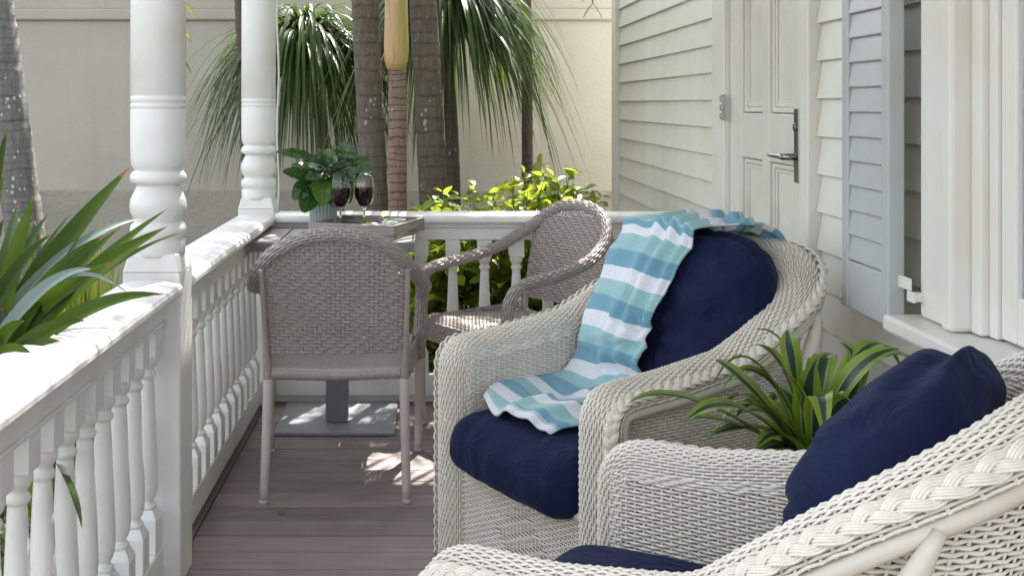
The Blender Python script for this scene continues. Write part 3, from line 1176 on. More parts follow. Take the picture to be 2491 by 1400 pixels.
def lounge_chair(label, loc, rz, dz=0.0, ls=1.0):
    t = thing('wicker_lounge_chair', label, 'armchair', loc, rz, 'cream wicker lounge chairs with navy cushions')
    HY = np.array([-.34, -.2, 0, .1, .2, .3, .345, .385])
    HZ = np.array([.612, .622, .650, .695, .752, .815, .848, .872]) + np.array([0, -.12, -.08, .45, .85, 1, 1, 1]) * dz
    h0 = .612
    right = [(XI, -.405, .004), (XI, -.405, .2), (XI, -.405, .40), (XI, -.405, h0 - .085)]
    for a in np.linspace(0, PI / 2, 7)[1:]:
        right.append((XI, -.405 + .078 * (1 - math.cos(a)), h0 - .085 + .085 * math.sin(a)))
    for y in np.linspace(-.28, .10, 9):
        right.append((XI, y, np.interp(y, HY, HZ)))
    for a in np.linspace(0, PI / 2, 14)[1:]:
        x, y = XI * math.cos(a) ** .78, .12 + .265 * math.sin(a) ** .86
        if a > PI / 2 - 1e-6:
            x = 0
        right.append((x, y, np.interp(y, HY, HZ)))
    left = [(-x, y, z) for x, y, z in right[::-1]][1:]
    n = 900
    R = smooth_path(right + left, n)
    for _ in range(30):
        R[1:-1] = .25 * R[:-2] + .5 * R[1:-1] + .25 * R[2:]
    T = np.gradient(R, axis=0)
    T /= np.linalg.norm(T, axis=1)[:, None]
    # outward direction in plan
    ox = np.where(R[:, 1] < .12, np.sign(R[:, 0]), np.sign(R[:, 0]) * np.abs(R[:, 0] / XI) ** 1.3)
    oy = np.where(R[:, 1] < .12, 0, np.clip((R[:, 1] - .12) / .265, 0, 1) ** 1.2)
    O = np.stack([ox, oy, np.zeros(n)], 1)
    for _ in range(60):
        O[1:-1] = .25 * O[:-2] + .5 * O[1:-1] + .25 * O[2:]
    O -= T * np.sum(O * T, 1)[:, None]
    O /= np.linalg.norm(O, axis=1)[:, None]
    N = np.cross(O, T)
    q = np.linspace(0, 1, n)

    def I(A, s):
        return np.stack([np.interp(s, q, A[:, k]) for k in range(3)], -1)
    Lr = np.sum(np.linalg.norm(np.diff(R, axis=0), axis=1))
    pa = np.array([0, .001, .010, .034, .068, .098, .122]) * ls
    pb = np.array([-.060, -.030, -.010, .001, .000, -.014, -.042])
    pl = np.concatenate([[0], np.cumsum(np.hypot(np.diff(pa), np.diff(pb)))])
    pl /= pl[-1]
    tt = np.linspace(0, 1, 60)
    ka, kb = np.interp(tt, pl, pa), np.interp(tt, pl, pb)
    for _ in range(12):
        ka[1:-1] = .25 * ka[:-2] + .5 * ka[1:-1] + .25 * ka[2:]
        kb[1:-1] = .25 * kb[:-2] + .5 * kb[1:-1] + .25 * kb[2:]

    def SL(s, w):
        return I(R, s) + I(O, s) * np.interp(w, tt, ka)[..., None] + I(N, s) * np.interp(w, tt, kb)[..., None]
    V, F = weave(SL, Lr, .185, .0160, .0066, .0026, .92, .0024, m=2, stake_w=.26)
    obj('rolled_rim', mesh('rolled_rim', V, F, 'white_wicker'), t)

    # braid along the outer edge, on a smooth pole
    nb = int(Lr / .0042)
    sb = np.linspace(0, 1, nb)
    Pb = I(R, sb) + I(O, sb) * .112 * ls + I(N, sb) * -.020
    Ob, Nb, Tb = I(O, sb), I(N, sb), I(T, sb)
    lat = Ob * .75 - Nb * .66
    out = Ob * .66 + Nb * .75
    br = MB()
    Ls = sb * Lr
    w0 = 2 * PI / .088
    for k in range(3):
        ph = w0 * Ls + 2 * PI * k / 3
        slope = .0098 * w0 * np.cos(ph)
        cb_ = 1 / np.sqrt(1 + slope ** 2)
        pd = lat * cb_[:, None] - Tb * (slope * cb_)[:, None]
        for wv in (-1.5, -.5, .5, 1.5):
            path = Pb + lat * (.0098 * np.sin(ph))[:, None] + pd * (wv * .0036) + out * ((.006 + .0042 * np.sin(2 * ph) - .0006 * wv * wv))[:, None]
            br.tube(path, .0022, 5)
    br.build('braid_trim', 'white_wicker', t, smooth=True)
    pole = I(R, sb[::6]) + I(O, sb[::6]) * .108 * ls + I(N, sb[::6]) * -.056
    MB().tube(pole, .0125, 10).build('frame_pole', 'wicker_pole', t, smooth=True)

    # inner wall
    i0 = np.argmax(R[:, 1] > -.375)
    sl = np.where(R[:, 1] > -.372)[0]
    Ri = R[sl[0]:sl[-1] + 1]
    Oi = O[sl[0]:sl[-1] + 1]
    ni = len(Ri)
    qi = np.linspace(0, 1, ni)
    zt = Ri[:, 2] - .045
    zb = .25
    zmax = zt.max()

    def SI(s, w):
        x, y, z1 = (np.interp(s, qi, Ri[:, 0]), np.interp(s, qi, Ri[:, 1]), np.interp(s, qi, zt))
        z = zb + w * (zmax - zb)
        f = np.clip((z - zb) / (z1 - zb), 0, 1.1)
        yb = np.where(y < 0, y, y * .58)
        return np.stack([x, yb + (y - yb) * f, z], -1)

    def mi(s, w):
        return zb + w * (zmax - zb) < np.interp(s, qi, zt) + .006
    Li = np.sum(np.linalg.norm(np.diff(Ri[:, :2], axis=0), axis=1))
    V, F = weave(SI, Li, zmax - zb, .0160, .0068, .0027, .84, .0022, m=2, mask=mi, stake_w=.26)
    obj('inner_weave', mesh('inner_weave', V, F, 'white_wicker'), t)

    # outer wall down to the floor
    zo = Ri[:, 2] - .05
    zomax = zo.max()

    def SO(s, w):
        x, y, z1 = (np.interp(s, qi, Ri[:, 0]), np.interp(s, qi, Ri[:, 1]), np.interp(s, qi, zo))
        oxx, oyy = np.interp(s, qi, Oi[:, 0]), np.interp(s, qi, Oi[:, 1])
        z = .02 + w * (zomax - .02)
        f = np.clip((z - .02) / (z1 - .02), 0, 1.1)
        e = (.052 + .030 * f) * ls
        yb = np.where(y < 0, y, y * .72)
        f = np.where(y < 0, f, f ** 2.6)
        return np.stack([x + oxx * e, yb + (y - yb) * f + oyy * e, z], -1)

    def mo(s, w):
        return .02 + w * (zomax - .02) < np.interp(s, qi, zo) + .004
    V, F = weave(SO, Li * 1.12, zomax, .0185, .0078, .0028, .86, .0024, m=2, mask=mo, stake_w=.28)
    obj('outer_weave', mesh('outer_weave', V, F, 'white_wicker'), t)

    # front panel with a raised diamond
    def SP(s, w):
        return np.stack([(.5 - s) * 2 * (XI - .002) + 0 * w, -.372 + 0 * s + 0 * w, .035 + w * .262 + 0 * s], -1)
    def dia(a, b):
        d = np.abs(a - 16) / 7.0 + np.abs(b - 17) / 13.0
        pl = np.where((a + b) % 2 == 0, 1, -1)
        tw = np.where((a * 1 + b * 1) % 6 < 4, 1.5, -1)
        return np.where(d < 1, tw, pl)
    V, F = weave(SP, .53, .262, .0162, .0070, .0027, .84, .0022, m=2, over=dia, stake_w=.28)
    obj('front_panel', mesh('front_panel', V, F, 'white_wicker'), t)
    P, rr = ringed(np.array([(-XI, -.374, .300), (0, -.374, .300), (XI, -.374, .300)]), .010, .0056, .06)
    MB().tube(P, rr, 8).build('front_rail', 'white_wicker', t, smooth=True)
    P, rr = ringed(np.array([(-XI, -.374, .030), (0, -.374, .030), (XI, -.374, .030)]), .012, .0056, .06)
    MB().tube(P, rr, 8).build('front_rail', 'white_wicker', t, smooth=True)
    bbox('seat_deck', (-XI + .006, -.362, .268), (XI - .006, .20, .284), 'wicker_pole', t, .004)
    for sx in (-1, 1):
        b = MB()
        b.tube(smooth_path([(sx * (.262 + .085 * ls), .300, .728 + dz * .9), (sx * (.27 + .098 * ls), .275, .690 + dz * .6), (sx * (.27 + .108 * ls), .235, .61 + dz * .3), (sx * (.27 + .105 * ls), .205, .50), (sx * (.27 + .095 * ls), .185, .34), (sx * (.27 + .085 * ls), .18, .0)], 40), np.minimum(np.linspace(.008, .10, 40), .020), 14)
        b.build('brace', 'wicker_pole', t, smooth=True)
        bbox('foot', (sx * .31 - .02, -.37, 0), (sx * .31 + .02, -.33, .03), 'wicker_pole', t, .004)
    return t


CH1 = ((.545, 2.999), math.radians(-60.1))
CH2 = ((.498, 1.686), math.radians(-123.8))
lounge_chair('cream wicker lounge chair with the striped towel thrown over its back', (*CH1[0], 0), CH1[1])
lounge_chair('cream wicker lounge chair below the window, braided arm edge, no towel', (*CH2[0], 0), CH2[1], .055, .80)

# ------------------------------------------------------------------ cushions


def cube_grid(n):
    V, F, idx = [], [], {}

    def vid(p):
        k = tuple(round(c, 5) for c in p)
        if k not in idx:
            idx[k] = len(V)
            V.append(p)
        return idx[k]
    g_ = np.linspace(-1, 1, n + 1)
    for ax in range(3):
        for sg in (-1, 1):
            for i in range(n):
                for j in range(n):
                    q = []
                    for (a, b) in ((i, j), (i + 1, j), (i + 1, j + 1), (i, j + 1)):
                        p = [0, 0, 0]
                        p[ax] = sg
                        p[(ax + 1) % 3] = g_[a]
                        p[(ax + 2) % 3] = g_[b]
                        q.append(vid(tuple(p)))
                    F.append(tuple(q if sg > 0 else q[::-1]))
    return np.array(V), F


CG_V, CG_F = cube_grid(46)


def wrinkle(p, seed, a):
    q = Vector((p[0] * 6 + seed, p[1] * 6, p[2] * 6))
    w = noise.noise(q) * .6 + noise.noise(q * 2.3) * .3
    r = 1 - abs(noise.noise(Vector((p[0] * 9 + seed * 2, p[1] * 9, p[2] * 9)))) * 2.2
    return a * (w + .35 * r)


def seat_cushion(label, ch, seed, up=0.0):
    half = np.array((.262, .325, .072))
    r = .066
    V = CG_V * half
    inner = np.clip(V, -(half - r), half - r)
    d = V - inner
    V = inner + d / (np.linalg.norm(d, axis=1)[:, None] + 1e-9) * r
    nx, ny = V[:, 0] / half[0], V[:, 1] / half[1]
    puff = np.clip(1 - nx ** 2, 0, 1) ** .6 * np.clip(1 - ny ** 2, 0, 1) ** .6
    V[:, 2] += np.where(V[:, 2] > 0, .020 * puff, 0)
    V[:, 2] -= np.where(V[:, 1] < 0, .012 * np.clip(-ny, 0, 1) ** 3, 0)
    V[:, 1] -= .018 * np.clip(1 - nx ** 2, 0, 1) * np.clip(-ny, 0, 1) ** 4
    for i in range(len(V)):
        p = V[i]
        front = max(0.0, -p[1] / half[1])
        w = wrinkle((p[0] * 1.0, p[1] * .8, p[2] * .5), seed, .0055)
        w += .0032 * front ** 2 * math.sin(p[0] * 60 + 3 * noise.noise(Vector((p[0] * 8, seed, p[2] * 10)))) * (1 if p[2] < .05 else .4)
        V[i] = p + np.array((0, -front * .6, .8)) * w
    me = mesh('seat_cushion', V, CG_F, 'navy')
    o = obj('seat_cushion', me, None, (ch[0][0], ch[0][1], 0), (0, 0, ch[1]))
    c, s_ = math.cos(ch[1]), math.sin(ch[1])
    o.location = (ch[0][0] - (-.118) * s_, ch[0][1] + (-.118) * c, .284 + .074 + up)
    return tag(o, label, 'cushion', 'navy chair cushions')


seat_cushion('navy seat cushion under the folded end of the striped towel', CH1, 1.3)
seat_cushion('navy seat cushion of the chair below the window', CH2, 5.7, .012)

BCW, BCH, BZC, BTH = .268, .240, .660, .095


def back_mid(z, tilt=.30):
    return .098 + (z - .45) * tilt


def back_puff(x, z, crease, seed):
    rx, rz_ = max(-1, min(1, x / BCW)), max(-1, min(1, (z - BZC) / BCH))
    b = (1 - rx * rx) ** .7 * (1 - rz_ * rz_) ** .6
    th = .040 * b
    zc = BZC + .035 + .035 * math.sin(x * 6 + seed)
    th -= crease * math.exp(-((z - zc) / .030) ** 2) * (.35 + .65 * b)
    dx, dz = x - .02, z - BZC + .03
    ang, rr = math.atan2(dz, dx), math.hypot(dx, dz)
    th -= .030 * math.exp(-(rr / .045) ** 2)
    th += .0120 * math.sin(ang * 8 + seed * 3 + 9 * rr) * min(1, rr / .06) * math.exp(-rr / .22)
    th += .0110 * noise.noise(Vector((x * 5 + seed, z * 21 + 2 * noise.noise(Vector((x * 7, seed, z * 7))), seed)))
    return th


def back_front(x, z, crease, seed):
    """front of the back cushion in the chair's own frame"""
    d = max(abs(x) - (BCW - BTH), abs(z - BZC) - (BCH - BTH), 0) / BTH
    return back_mid(z) - BTH * math.sqrt(max(0, 1 - d * d)) - back_puff(x, z, crease, seed)


def back_cushion(label, ch, crease, seed, tilt, dy, sx=1.0, dx=0.0, rnd_=.22):
    half = np.array((BCW, BTH, BCH))
    V = CG_V * half
    r = BTH * .97
    inner = np.clip(V, -(half - r), half - r)
    d = V - inner
    V = inner + d / (np.linalg.norm(d, axis=1)[:, None] + 1e-9) * r
    W = []
    for x, y, z in V:
        x2 = x * math.sqrt(1 - rnd_ * (z / BCH) ** 2)
        z2 = z * math.sqrt(1 - rnd_ * (x / BCW) ** 2) + BZC
        f = max(0.0, min(1.0, .5 - y / BTH * .75))
        pf = back_puff(x2, z2, crease, seed)
        # folds also run over the top and sides
        e = wrinkle((x2 * 1.3, y, z2), seed, .009)
        up = (z2 - BZC) / BCH
        fold = .009 * math.sin(y * 75 + 5 * noise.noise(Vector((x2 * 5, y * 6, seed)))) * max(0, up) ** 2
        W.append((x2 * sx + dx + e * .6 * np.sign(x), back_mid(z2, tilt) + dy + y * (1 - .22 * max(0, up)) - pf * f, z2 + e * .5 + fold))
    me = mesh('back_cushion', np.array(W), CG_F, 'navy')
    o = obj('back_cushion', me, None, (ch[0][0], ch[0][1], 0), (0, 0, ch[1]))
    return tag(o, label, 'cushion', 'navy chair cushions')


back_cushion('plump navy back cushion half covered by the striped towel', CH1, .018, 2.1, .30, 0, 1.06, .008)
back_cushion('creased navy back cushion below the window sill, no towel on it', CH2, .050, 4.4, .45, -.035, .86, -.025, .33)

# ------------------------------------------------------------------ striped towel


def towel():
    nu, nv = 72, 190
    V = np.zeros((nv, nu, 3))
    U = np.zeros((nv, nu, 2))
    # centre path in (y, z) with x limits of each station: y, z, x_left, x_right, on_back
    st = [(.470, .800, -.175, .120), (.440, .880, -.185, .115), (.380, .918, -.190, .110), (.300, .922, -.192, .105), (.215, .920, -.195, .100), (.130, .880, -.200, .095), (.085, .790, -.206, .085), (.050, .700, -.222, .072),
          (.018, .600, -.236, .062), (-.005, .535, -.244, .060), (-.040, .484, -.250, .075), (-.095, .472, -.258, .100), (-.160, .474, -.268, .125), (-.240, .474, -.272, .135), (-.305, .468, -.262, .120), (-.335, .452, -.22, .09)]
    P = smooth_path([(a, b, 0) for a, b, _, _ in st], nv)
    xl = smooth_path([(a, b, c * 2) for a, b, c, _ in st], nv)[:, 2] / 2
    xr = smooth_path([(a, b, d * 2) for a, b, _, d in st], nv)[:, 2] / 2
    L = np.concatenate([[0], np.cumsum(np.linalg.norm(np.diff(P, axis=0), axis=1))])
    T = np.gradient(P, axis=0)
    T /= np.linalg.norm(T, axis=1)[:, None]
    for i in range(nv):
        l = L[i] / L[-1]
        n = np.array((T[i][1], -T[i][0])) * -1.0
        if n[1] < 0 and n[0] > 0:
            n = -n
        for j in range(nu):
            u = j / (nu - 1)
            x = xl[i] + (xr[i] - xl[i]) * u
            # pleats: long folds gathered to the side of the near arm
            pl = .0
            for c, w, hgt in ((.56, .13, .032), (.79, .09, .030), (.965, .05, .016), (.22, .2, .010)):
                cc = c + .03 * math.sin(l * 7 + c * 9)
                d = (u - cc) / w
                pl += hgt * (math.exp(-d * d) if d < 0 else math.exp(-(d * 2.4) ** 2))
            pl *= .35 + .65 * math.sin(min(1, l * 1.3) * PI * .8 + .3)
            wob = .006 * noise.noise(Vector((x * 9, L[i] * 7, 3.1)))
            y, z = P[i][0], P[i][1]
            if .24 < l < .70:
                yf = min(back_front(max(-.24, min(.24, x + ddx)), max(.47, min(.87, z)), .0, 2.1) for ddx in (-.025, 0, .025))
                f = min(1, (l - .24) / .05, (.70 - l) / .05)
                y = y * (1 - f) + min(y, yf - .016 - .016 * max(0, min(1, (l - .48) / .1))) * f
            off = pl + wob
            seat = max(0.0, min(1.0, (l - .62) / .08))
            skew = seat * (.10 * (l - .62)) * (u - .3)
            V[i, j] = (x, y + n[0] * off - seat * .035 * math.sin(u * 3.0) * (l - .6) / .4, z + n[1] * off + seat * .012 * math.sin(u * 9 + 2 * l))
            U[i, j] = (u, (L[i] + seat * .07 * (u - .5) + .006 * math.sin(u * 5)) / .132 + .06)
    hemrow = int(nv * .982)
    U[hemrow:, :, 1] = 101.0
    F = [(i * nu + j, i * nu + j + 1, (i + 1) * nu + j + 1, (i + 1) * nu + j) for i in range(nv - 1) for j in range(nu - 1)]
    me = mesh('beach_towel', V.reshape(-1, 3), F, 'towel', True, U.reshape(-1, 2))
    o = obj('beach_towel', me, None, (*CH1[0], 0), (0, 0, CH1[1]))
    sd = o.modifiers.new('thickness', 'SOLIDIFY')
    sd.thickness = .006
    sd.offset = 0
    return tag(o, 'towel striped white, aqua and blue, draped over the lounge chair', 'towel')


towel()

# ------------------------------------------------------------------ tray and what stands on it
TR = math.radians(-19)
tray = thing('serving_tray', 'rustic grey wood serving tray on the slatted table', 'tray', (-.246, 4.435, .7392), TR)
tw, td = .178, .170
bbox('board', (-tw + .013, -td + .013, .001), (tw - .013, td - .013, .012), 'tray', tray, .001)
bbox('side', (-tw, -td, 0), (tw, -td + .012, .054), 'tray', tray, .002)
bbox('side', (-tw, td - .012, 0), (tw, td, .054), 'tray', tray, .002)
bbox('side', (-tw, -td + .0125, 0.0005), (-tw + .012, td - .0125, .0535), 'tray', tray, .002)
bbox('side', (tw - .012, -td + .0125, 0.0005), (tw, td - .0125, .0535), 'tray', tray, .002)
TZ = .7392 + .0125


def wine_glass(label, x, y):
    t = thing('wine_glass', label, 'wine glass', (x, y, TZ), 0, 'red wine glasses on the tray')
    prof = [(.0325, .0), (.033, .0015), (.022, .0035), (.006, .007), (.0038, .014), (.0036, .05), (.0042, .080), (.009, .089), (.020, .097), (.031, .112), (.0375, .132), (.0395, .150), (.0385, .172), (.0355, .200), (.0325, .226), (.0322, .2268)]
    inner = [(.0313, .2268), (.0345, .200), (.0375, .172), (.0385, .150), (.0365, .132), (.030, .1125), (.019, .0985), (.008, .092), (.0004, .091)]
    MB().lathe(prof + inner, 40, cap=True).build('bowl_and_stem', 'glass', t, smooth=True)
    wi = [(.0004, .0914), (.0076, .0925), (.0186, .0992), (.0295, .1131), (.0360, .1323), (.0380, .150), (.0375, .1665), (.0372, .1700), (.0366, .1701), (.0003, .1697)]
    MB().lathe(wi, 40, cap=False).build('wine', 'wine', t, smooth=True)


wine_glass('glass of red wine standing beside the potted plant', -.350, 4.400)
wine_glass('glass of red wine standing beside the lime and purple flower', -.258, 4.425)


def bowl(label, x, y, r, sauce):
    t = thing('dish', label, 'dish', (x, y, TZ), 0, 'white dishes on the tray')
    MB().lathe([(r * .55, 0), (r * .6, .003), (r * .95, .034), (r, .038), (r * .965, .038), (r * .9, .032), (r * .5, .007), (.0005, .006)], 36).build('dish_body', 'white_china', t, smooth=True)
    if sauce:
        MB().lathe([(.0005, .028), (r * .8, .0285), (r * .84, .0275), (.0005, .020)], 28, cap=False).build('sauce', 'sauce', t, smooth=True)


bowl('small white dish beside the purple flower', -.170, 4.375, .046, False)
bowl('small white dish of dark sauce at the tray end', -.140, 4.480, .046, True)
lm_ = MB()
lm_.lathe([(.0005, -.0005), (.014, .002), (.024, .010), (.028, .021), (.0265, .032), (.018, .041), (.0005, .0445)], 24, cap=False)
lo = lm_.build('lime', 'lime_skin', smooth=True)
lo.location = (-.222, 4.335, TZ + .001)
lo.scale = (1.25, 1, .95)
tag(lo, 'bright green lime on the tray beside the purple flower', 'lime')
fl = thing('orchid_flower', 'purple orchid flower head on the serving tray', 'flower', (-.203, 4.345, TZ + .034))
for i in range(6):
    a = i * PI / 3 + .3
    d = np.array((math.cos(a), -.35, math.sin(a)))
    leaf_obj('petal', fl, bez((0, 0, 0), d * .012 + np.array((0, -.008, 0)), d * .021, 6), .021, 'orchid_petal', fold=.2, prof=lambda t: np.sin(np.clip(t * .93 + .05, 0, 1) * PI) ** .6, side=(-math.sin(a), 0, math.cos(a)))
MB().lathe([(.0005, -.004), (.004, -.002), (.005, .002), (.0005, .005)], 10, cap=False).build('centre', 'flower_yellow', fl, smooth=True).location = (0, -.009, 0)
gn = thing('leaf_garnish', 'sprig of green and cream leaves lying across the tray', 'leaves', (-.21, 4.40, TZ))
for i, (x, z, dx, dz, w) in enumerate([(-.03, .03, -.055, .040, .036), (.0, .03, .03, .05, .02), (.02, .035, .05, .030, .024), (.035, .035, .06, .020, .018), (.01, .03, -.02, .048, .018), (.03, .04, .035, .036, .016), (.045, .03, .075, .012, .02)]):
    leaf_obj('leaf', gn, bez((x, -.01 * i * .4, z - .02), (x + dx * .5, -.01, z + dz * .6), (x + dx, -.02, z + dz * .45), 8), w, 'leaf_garnish', prof=lambda t: np.sin(np.clip(t * .95 + .03, 0, 1) * PI) ** .8, fold=.3)
for i, (x, z) in enumerate([(.012, .052), (.05, .050)]):
    leaf_obj('blossom', gn, bez((x, -.01, z - .01), (x + .006, -.015, z + .008), (x + .018, -.02, z + .006), 6), .017, 'flower_yellow', prof=lambda t: np.sin(np.clip(t * .95 + .03, 0, 1) * PI) ** .7)

# ------------------------------------------------------------------ potted calathea on the table
cp = thing('potted_calathea', 'dark veined leafy plant in a ribbed grey-green pot on the table', 'potted plant', (-.432, 4.560, .7388))
V, F = [], []
n = 96
prof = [(.046, 0), (.050, .003), (.0545, .06), (.0585, .128), (.0585, .132), (.053, .132), (.051, .110)]
for i, (r, z) in enumerate(prof):
    for k in range(n):
        a = 2 * PI * k / n
        rr = r * (1 + (.022 * (1 if (k % 4) < 2 else -1) if 0 < i < 4 else 0))
        V.append((rr * math.cos(a), rr * math.sin(a), z))
F = [(i * n + k, i * n + (k + 1) % n, (i + 1) * n + (k + 1) % n, (i + 1) * n + k) for i in range(len(prof) - 1) for k in range(n)] + [tuple(range(n - 1, -1, -1))]
MB().add(V, F).build('pot', 'pot_ceramic', cp, smooth=False)
MB().lathe([(.0005, .112), (.0515, .112), (.0515, .100)], 24, cap=False).build('potting_soil', 'soil', cp, smooth=True)
lp = lambda t: np.sin(np.clip(t * .96 + .02, 0, 1) * PI) ** .62
rc = random.Random(21)
C0 = np.array((-.432, 4.560, .7388))
cal = [((763, 392), (677, 371), 26, 4.50, .3), ((755, 440), (691, 419), 28, 4.46, .2), ((792, 412), (728, 398), 34, 4.48, .5), ((836, 402), (852, 350), 46, 4.58, .1), ((782, 412), (812, 366), 32, 4.56, .2),
       ((812, 408), (896, 390), 28, 4.56, .5), ((825, 420), (908, 410), 30, 4.52, .4), ((762, 448), (716, 484), 40, 4.46, -.1), ((762, 468), (738, 514), 42, 4.45, -.2), ((788, 432), (784, 496), 48, 4.42, -.1),
       ((806, 424), (748, 436), 36, 4.44, .3), ((800, 405), (770, 372), 38, 4.60, .2), ((815, 430), (850, 470), 38, 4.44, .0), ((830, 425), (885, 440), 36, 4.47, .2), ((775, 420), (712, 404), 32, 4.62, .4),
       ((800, 400), (835, 372), 38, 4.66, .3), ((820, 415), (870, 380), 36, 4.66, .3), ((780, 430), (730, 452), 38, 4.50, .1), ((810, 440), (812, 500), 42, 4.44, -.1), ((795, 415), (820, 392), 40, 4.46, .6), ((770, 430), (760, 390), 36, 4.52, .3),
       ((830, 430), (848, 492), 36, 4.50, -.1), ((790, 440), (742, 478), 40, 4.52, .0), ((785, 405), (745, 384), 34, 4.60, .4)]
for (b0, t0_, wpx, Yt, tilt_) in cal:
    r0 = np.array((rc.uniform(-.015, .015), rc.uniform(-.015, .015), .112))
    start = np.array(at(b0[0], b0[1], (4.56 + Yt) / 2)) - C0
    tip = np.array(at(t0_[0], t0_[1], Yt)) - C0
    start = start + (start - tip) * .18
    tip = tip + (tip - start) * .04
    MB().tube(bez(r0, r0 + np.array((0, 0, .06)), start, 7), .0022, 6).build('stem', 'leaf_garnish', cp, smooth=True)
    nf = np.array((rc.uniform(-.35, .35), -.8, .45 + tilt_))
    V, F, U = blade(bez(start, (start + tip) / 2 + np.array((0, -.012, .018)), tip, 14), wpx / FPX * 4.5 * 1.25, fold=.26, prof=lp, wave=.05, across=3, side=np.cross(tip - start, nf))
    obj('leaf', mesh('leaf', V, F, 'leaf_calathea', True, U), cp)

# ------------------------------------------------------------------ dracaenas
dp = lambda t: np.minimum(1, .42 + t * 1.6) * np.clip(1 - ((t - .35) / .65).clip(0) ** 2.2, 0, 1) ** .9


def dracaena(label, loc, zc, specs, pot_r, pot_h):
    t = thing('potted_dracaena', label, 'potted plant', loc, 0, 'striped potted dracaenas between the lounge chairs')
    MB().lathe([(pot_r * .75, 0), (pot_r * .8, .004), (pot_r, pot_h - .03), (pot_r * 1.06, pot_h - .025), (pot_r * 1.06, pot_h), (pot_r * .95, pot_h), (pot_r * .92, pot_h - .03), (.001, pot_h - .03)], 36, cap=False).build('pot', 'planter_clay', t, smooth=True)
    MB().tube([(0, 0, pot_h - .04), (.006, .004, (pot_h + zc) / 2), (0, 0, zc)], .014, 10).build('stem', 'branch_bark', t, smooth=True)
    for (tip, via, w, roll) in specs:
        base = np.array((rc.uniform(-.012, .012), rc.uniform(-.012, .012), zc - rc.uniform(-.01, .05)))
        pa_ = through(base, via, tip, 16)
        V, F, U = blade(pa_, w * 1.4, fold=.22, prof=dp, roll=roll, across=3)
        obj('leaf', mesh('leaf', V, F, 'leaf_dracaena', True, U), t)
    return t


D1 = np.array((.800, 2.36, 0))


def dr(u, v, y):
    return np.array(at(u, v, y)) - D1


# leaves told apart in the photograph: tip, a point on the way, width
sp1 = [((1528, 980, 2.20), (1690, 975, 2.24), .040, .1), ((1665, 1025, 2.16), (1790, 990, 2.22), .044, .2), ((1650, 1018, 2.30), (1780, 1030, 2.3), .036, .0), ((1738, 873, 2.30), (1830, 950, 2.31), .048, .5),
       ((1830, 838, 2.40), (1905, 900, 2.40), .040, -.3), ((1838, 800, 2.46), (1920, 860, 2.42), .036, -.4), ((1915, 800, 2.38), (1928, 900, 2.36), .046, .2), ((1895, 890, 2.30), (1950, 960, 2.32), .036, .4),
       ((2190, 848, 2.32), (2075, 915, 2.33), .050, -.4), ((2042, 832, 2.44), (2085, 920, 2.40), .042, .3), ((2038, 865, 2.50), (1990, 900, 2.45), .034, .0), ((2150, 915, 2.46), (2130, 960, 2.42), .036, .2),
       ((1990, 870, 2.30), (1965, 960, 2.32), .044, .3), ((1720, 1065, 2.26), (1830, 1040, 2.30), .040, .0), ((1800, 1005, 2.40), (1880, 1010, 2.40), .040, .2), ((1880, 935, 2.50), (1930, 980, 2.44), .036, .0),
       ((2060, 960, 2.26), (2010, 990, 2.30), .042, -.2), ((1840, 1090, 2.22), (1900, 1060, 2.27), .040, .1), ((2120, 1010, 2.52), (2060, 990, 2.46), .040, .1)]
specs = [(dr(*a), dr(*b), w, r) for a, b, w, r in sp1]
for i in range(26):
    a = rc.uniform(0, 2 * PI)
    L = rc.uniform(.18, .33)
    z = .52 + rc.uniform(-.05, .15)
    if math.cos(a) > .5:
        L = min(L, .25)
    specs.append((np.array((math.cos(a) * L, math.sin(a) * L, z)), np.array((math.cos(a) * L * .6, math.sin(a) * L * .6, z + .06)), rc.uniform(.032, .042), rc.uniform(-.3, .3)))
dracaena('green and yellow striped dracaena standing between the two lounge chairs', tuple(D1), .505, specs, .115, .40)
D2 = np.array((.955, 1.42, 0))


def dr2(u, v, y):
    return np.array(at(u, v, y)) - D2


sp2 = [((2560, 1165, 1.62), (2490, 1150, 1.58), .032, .2), ((2480, 1255, 1.66), (2455, 1210, 1.60), .034, .2), ((2440, 1300, 1.70), (2420, 1230, 1.62), .036, .0), ((2380, 1300, 1.72), (2400, 1240, 1.64), .030, .1),
       ((2490, 1400, 1.66), (2450, 1300, 1.62), .036, .2), ((2440, 1420, 1.70), (2420, 1320, 1.64), .034, -.2), ((2380, 1405, 1.72), (2390, 1320, 1.66), .034, .0), ((2400, 1500, 1.64), (2405, 1380, 1.64), .032, .1)]
specs = [(dr2(*a), dr2(*b), w, r) for a, b, w, r in sp2]
for i in range(14):
    a = rc.uniform(0, 2 * PI)
    L = rc.uniform(.12, .17)
    specs.append((np.array((math.cos(a) * L, math.sin(a) * L, .42 + rc.uniform(-.1, .1))), np.array((math.cos(a) * L * .7, math.sin(a) * L * .7, .50)), .034, rc.uniform(-.3, .3)))
dracaena('striped dracaena drooping low behind the chair below the window', tuple(D2), .46, specs, .10, .34)

# ================================================================== GARDEN
# ------------------------------------------------------------------ palms


def frond(b, root, az, length, rise, droop, rr, leaflet=.42, n=26):
    root = np.array(root, float)
    d = np.array((math.cos(az), math.sin(az), 0))
    P = bez(root, root + d * length * .45 + np.array((0, 0, rise)), root + d * length + np.array((0, 0, rise - droop)), n)
    frond_path(b, P, rr, leaflet)


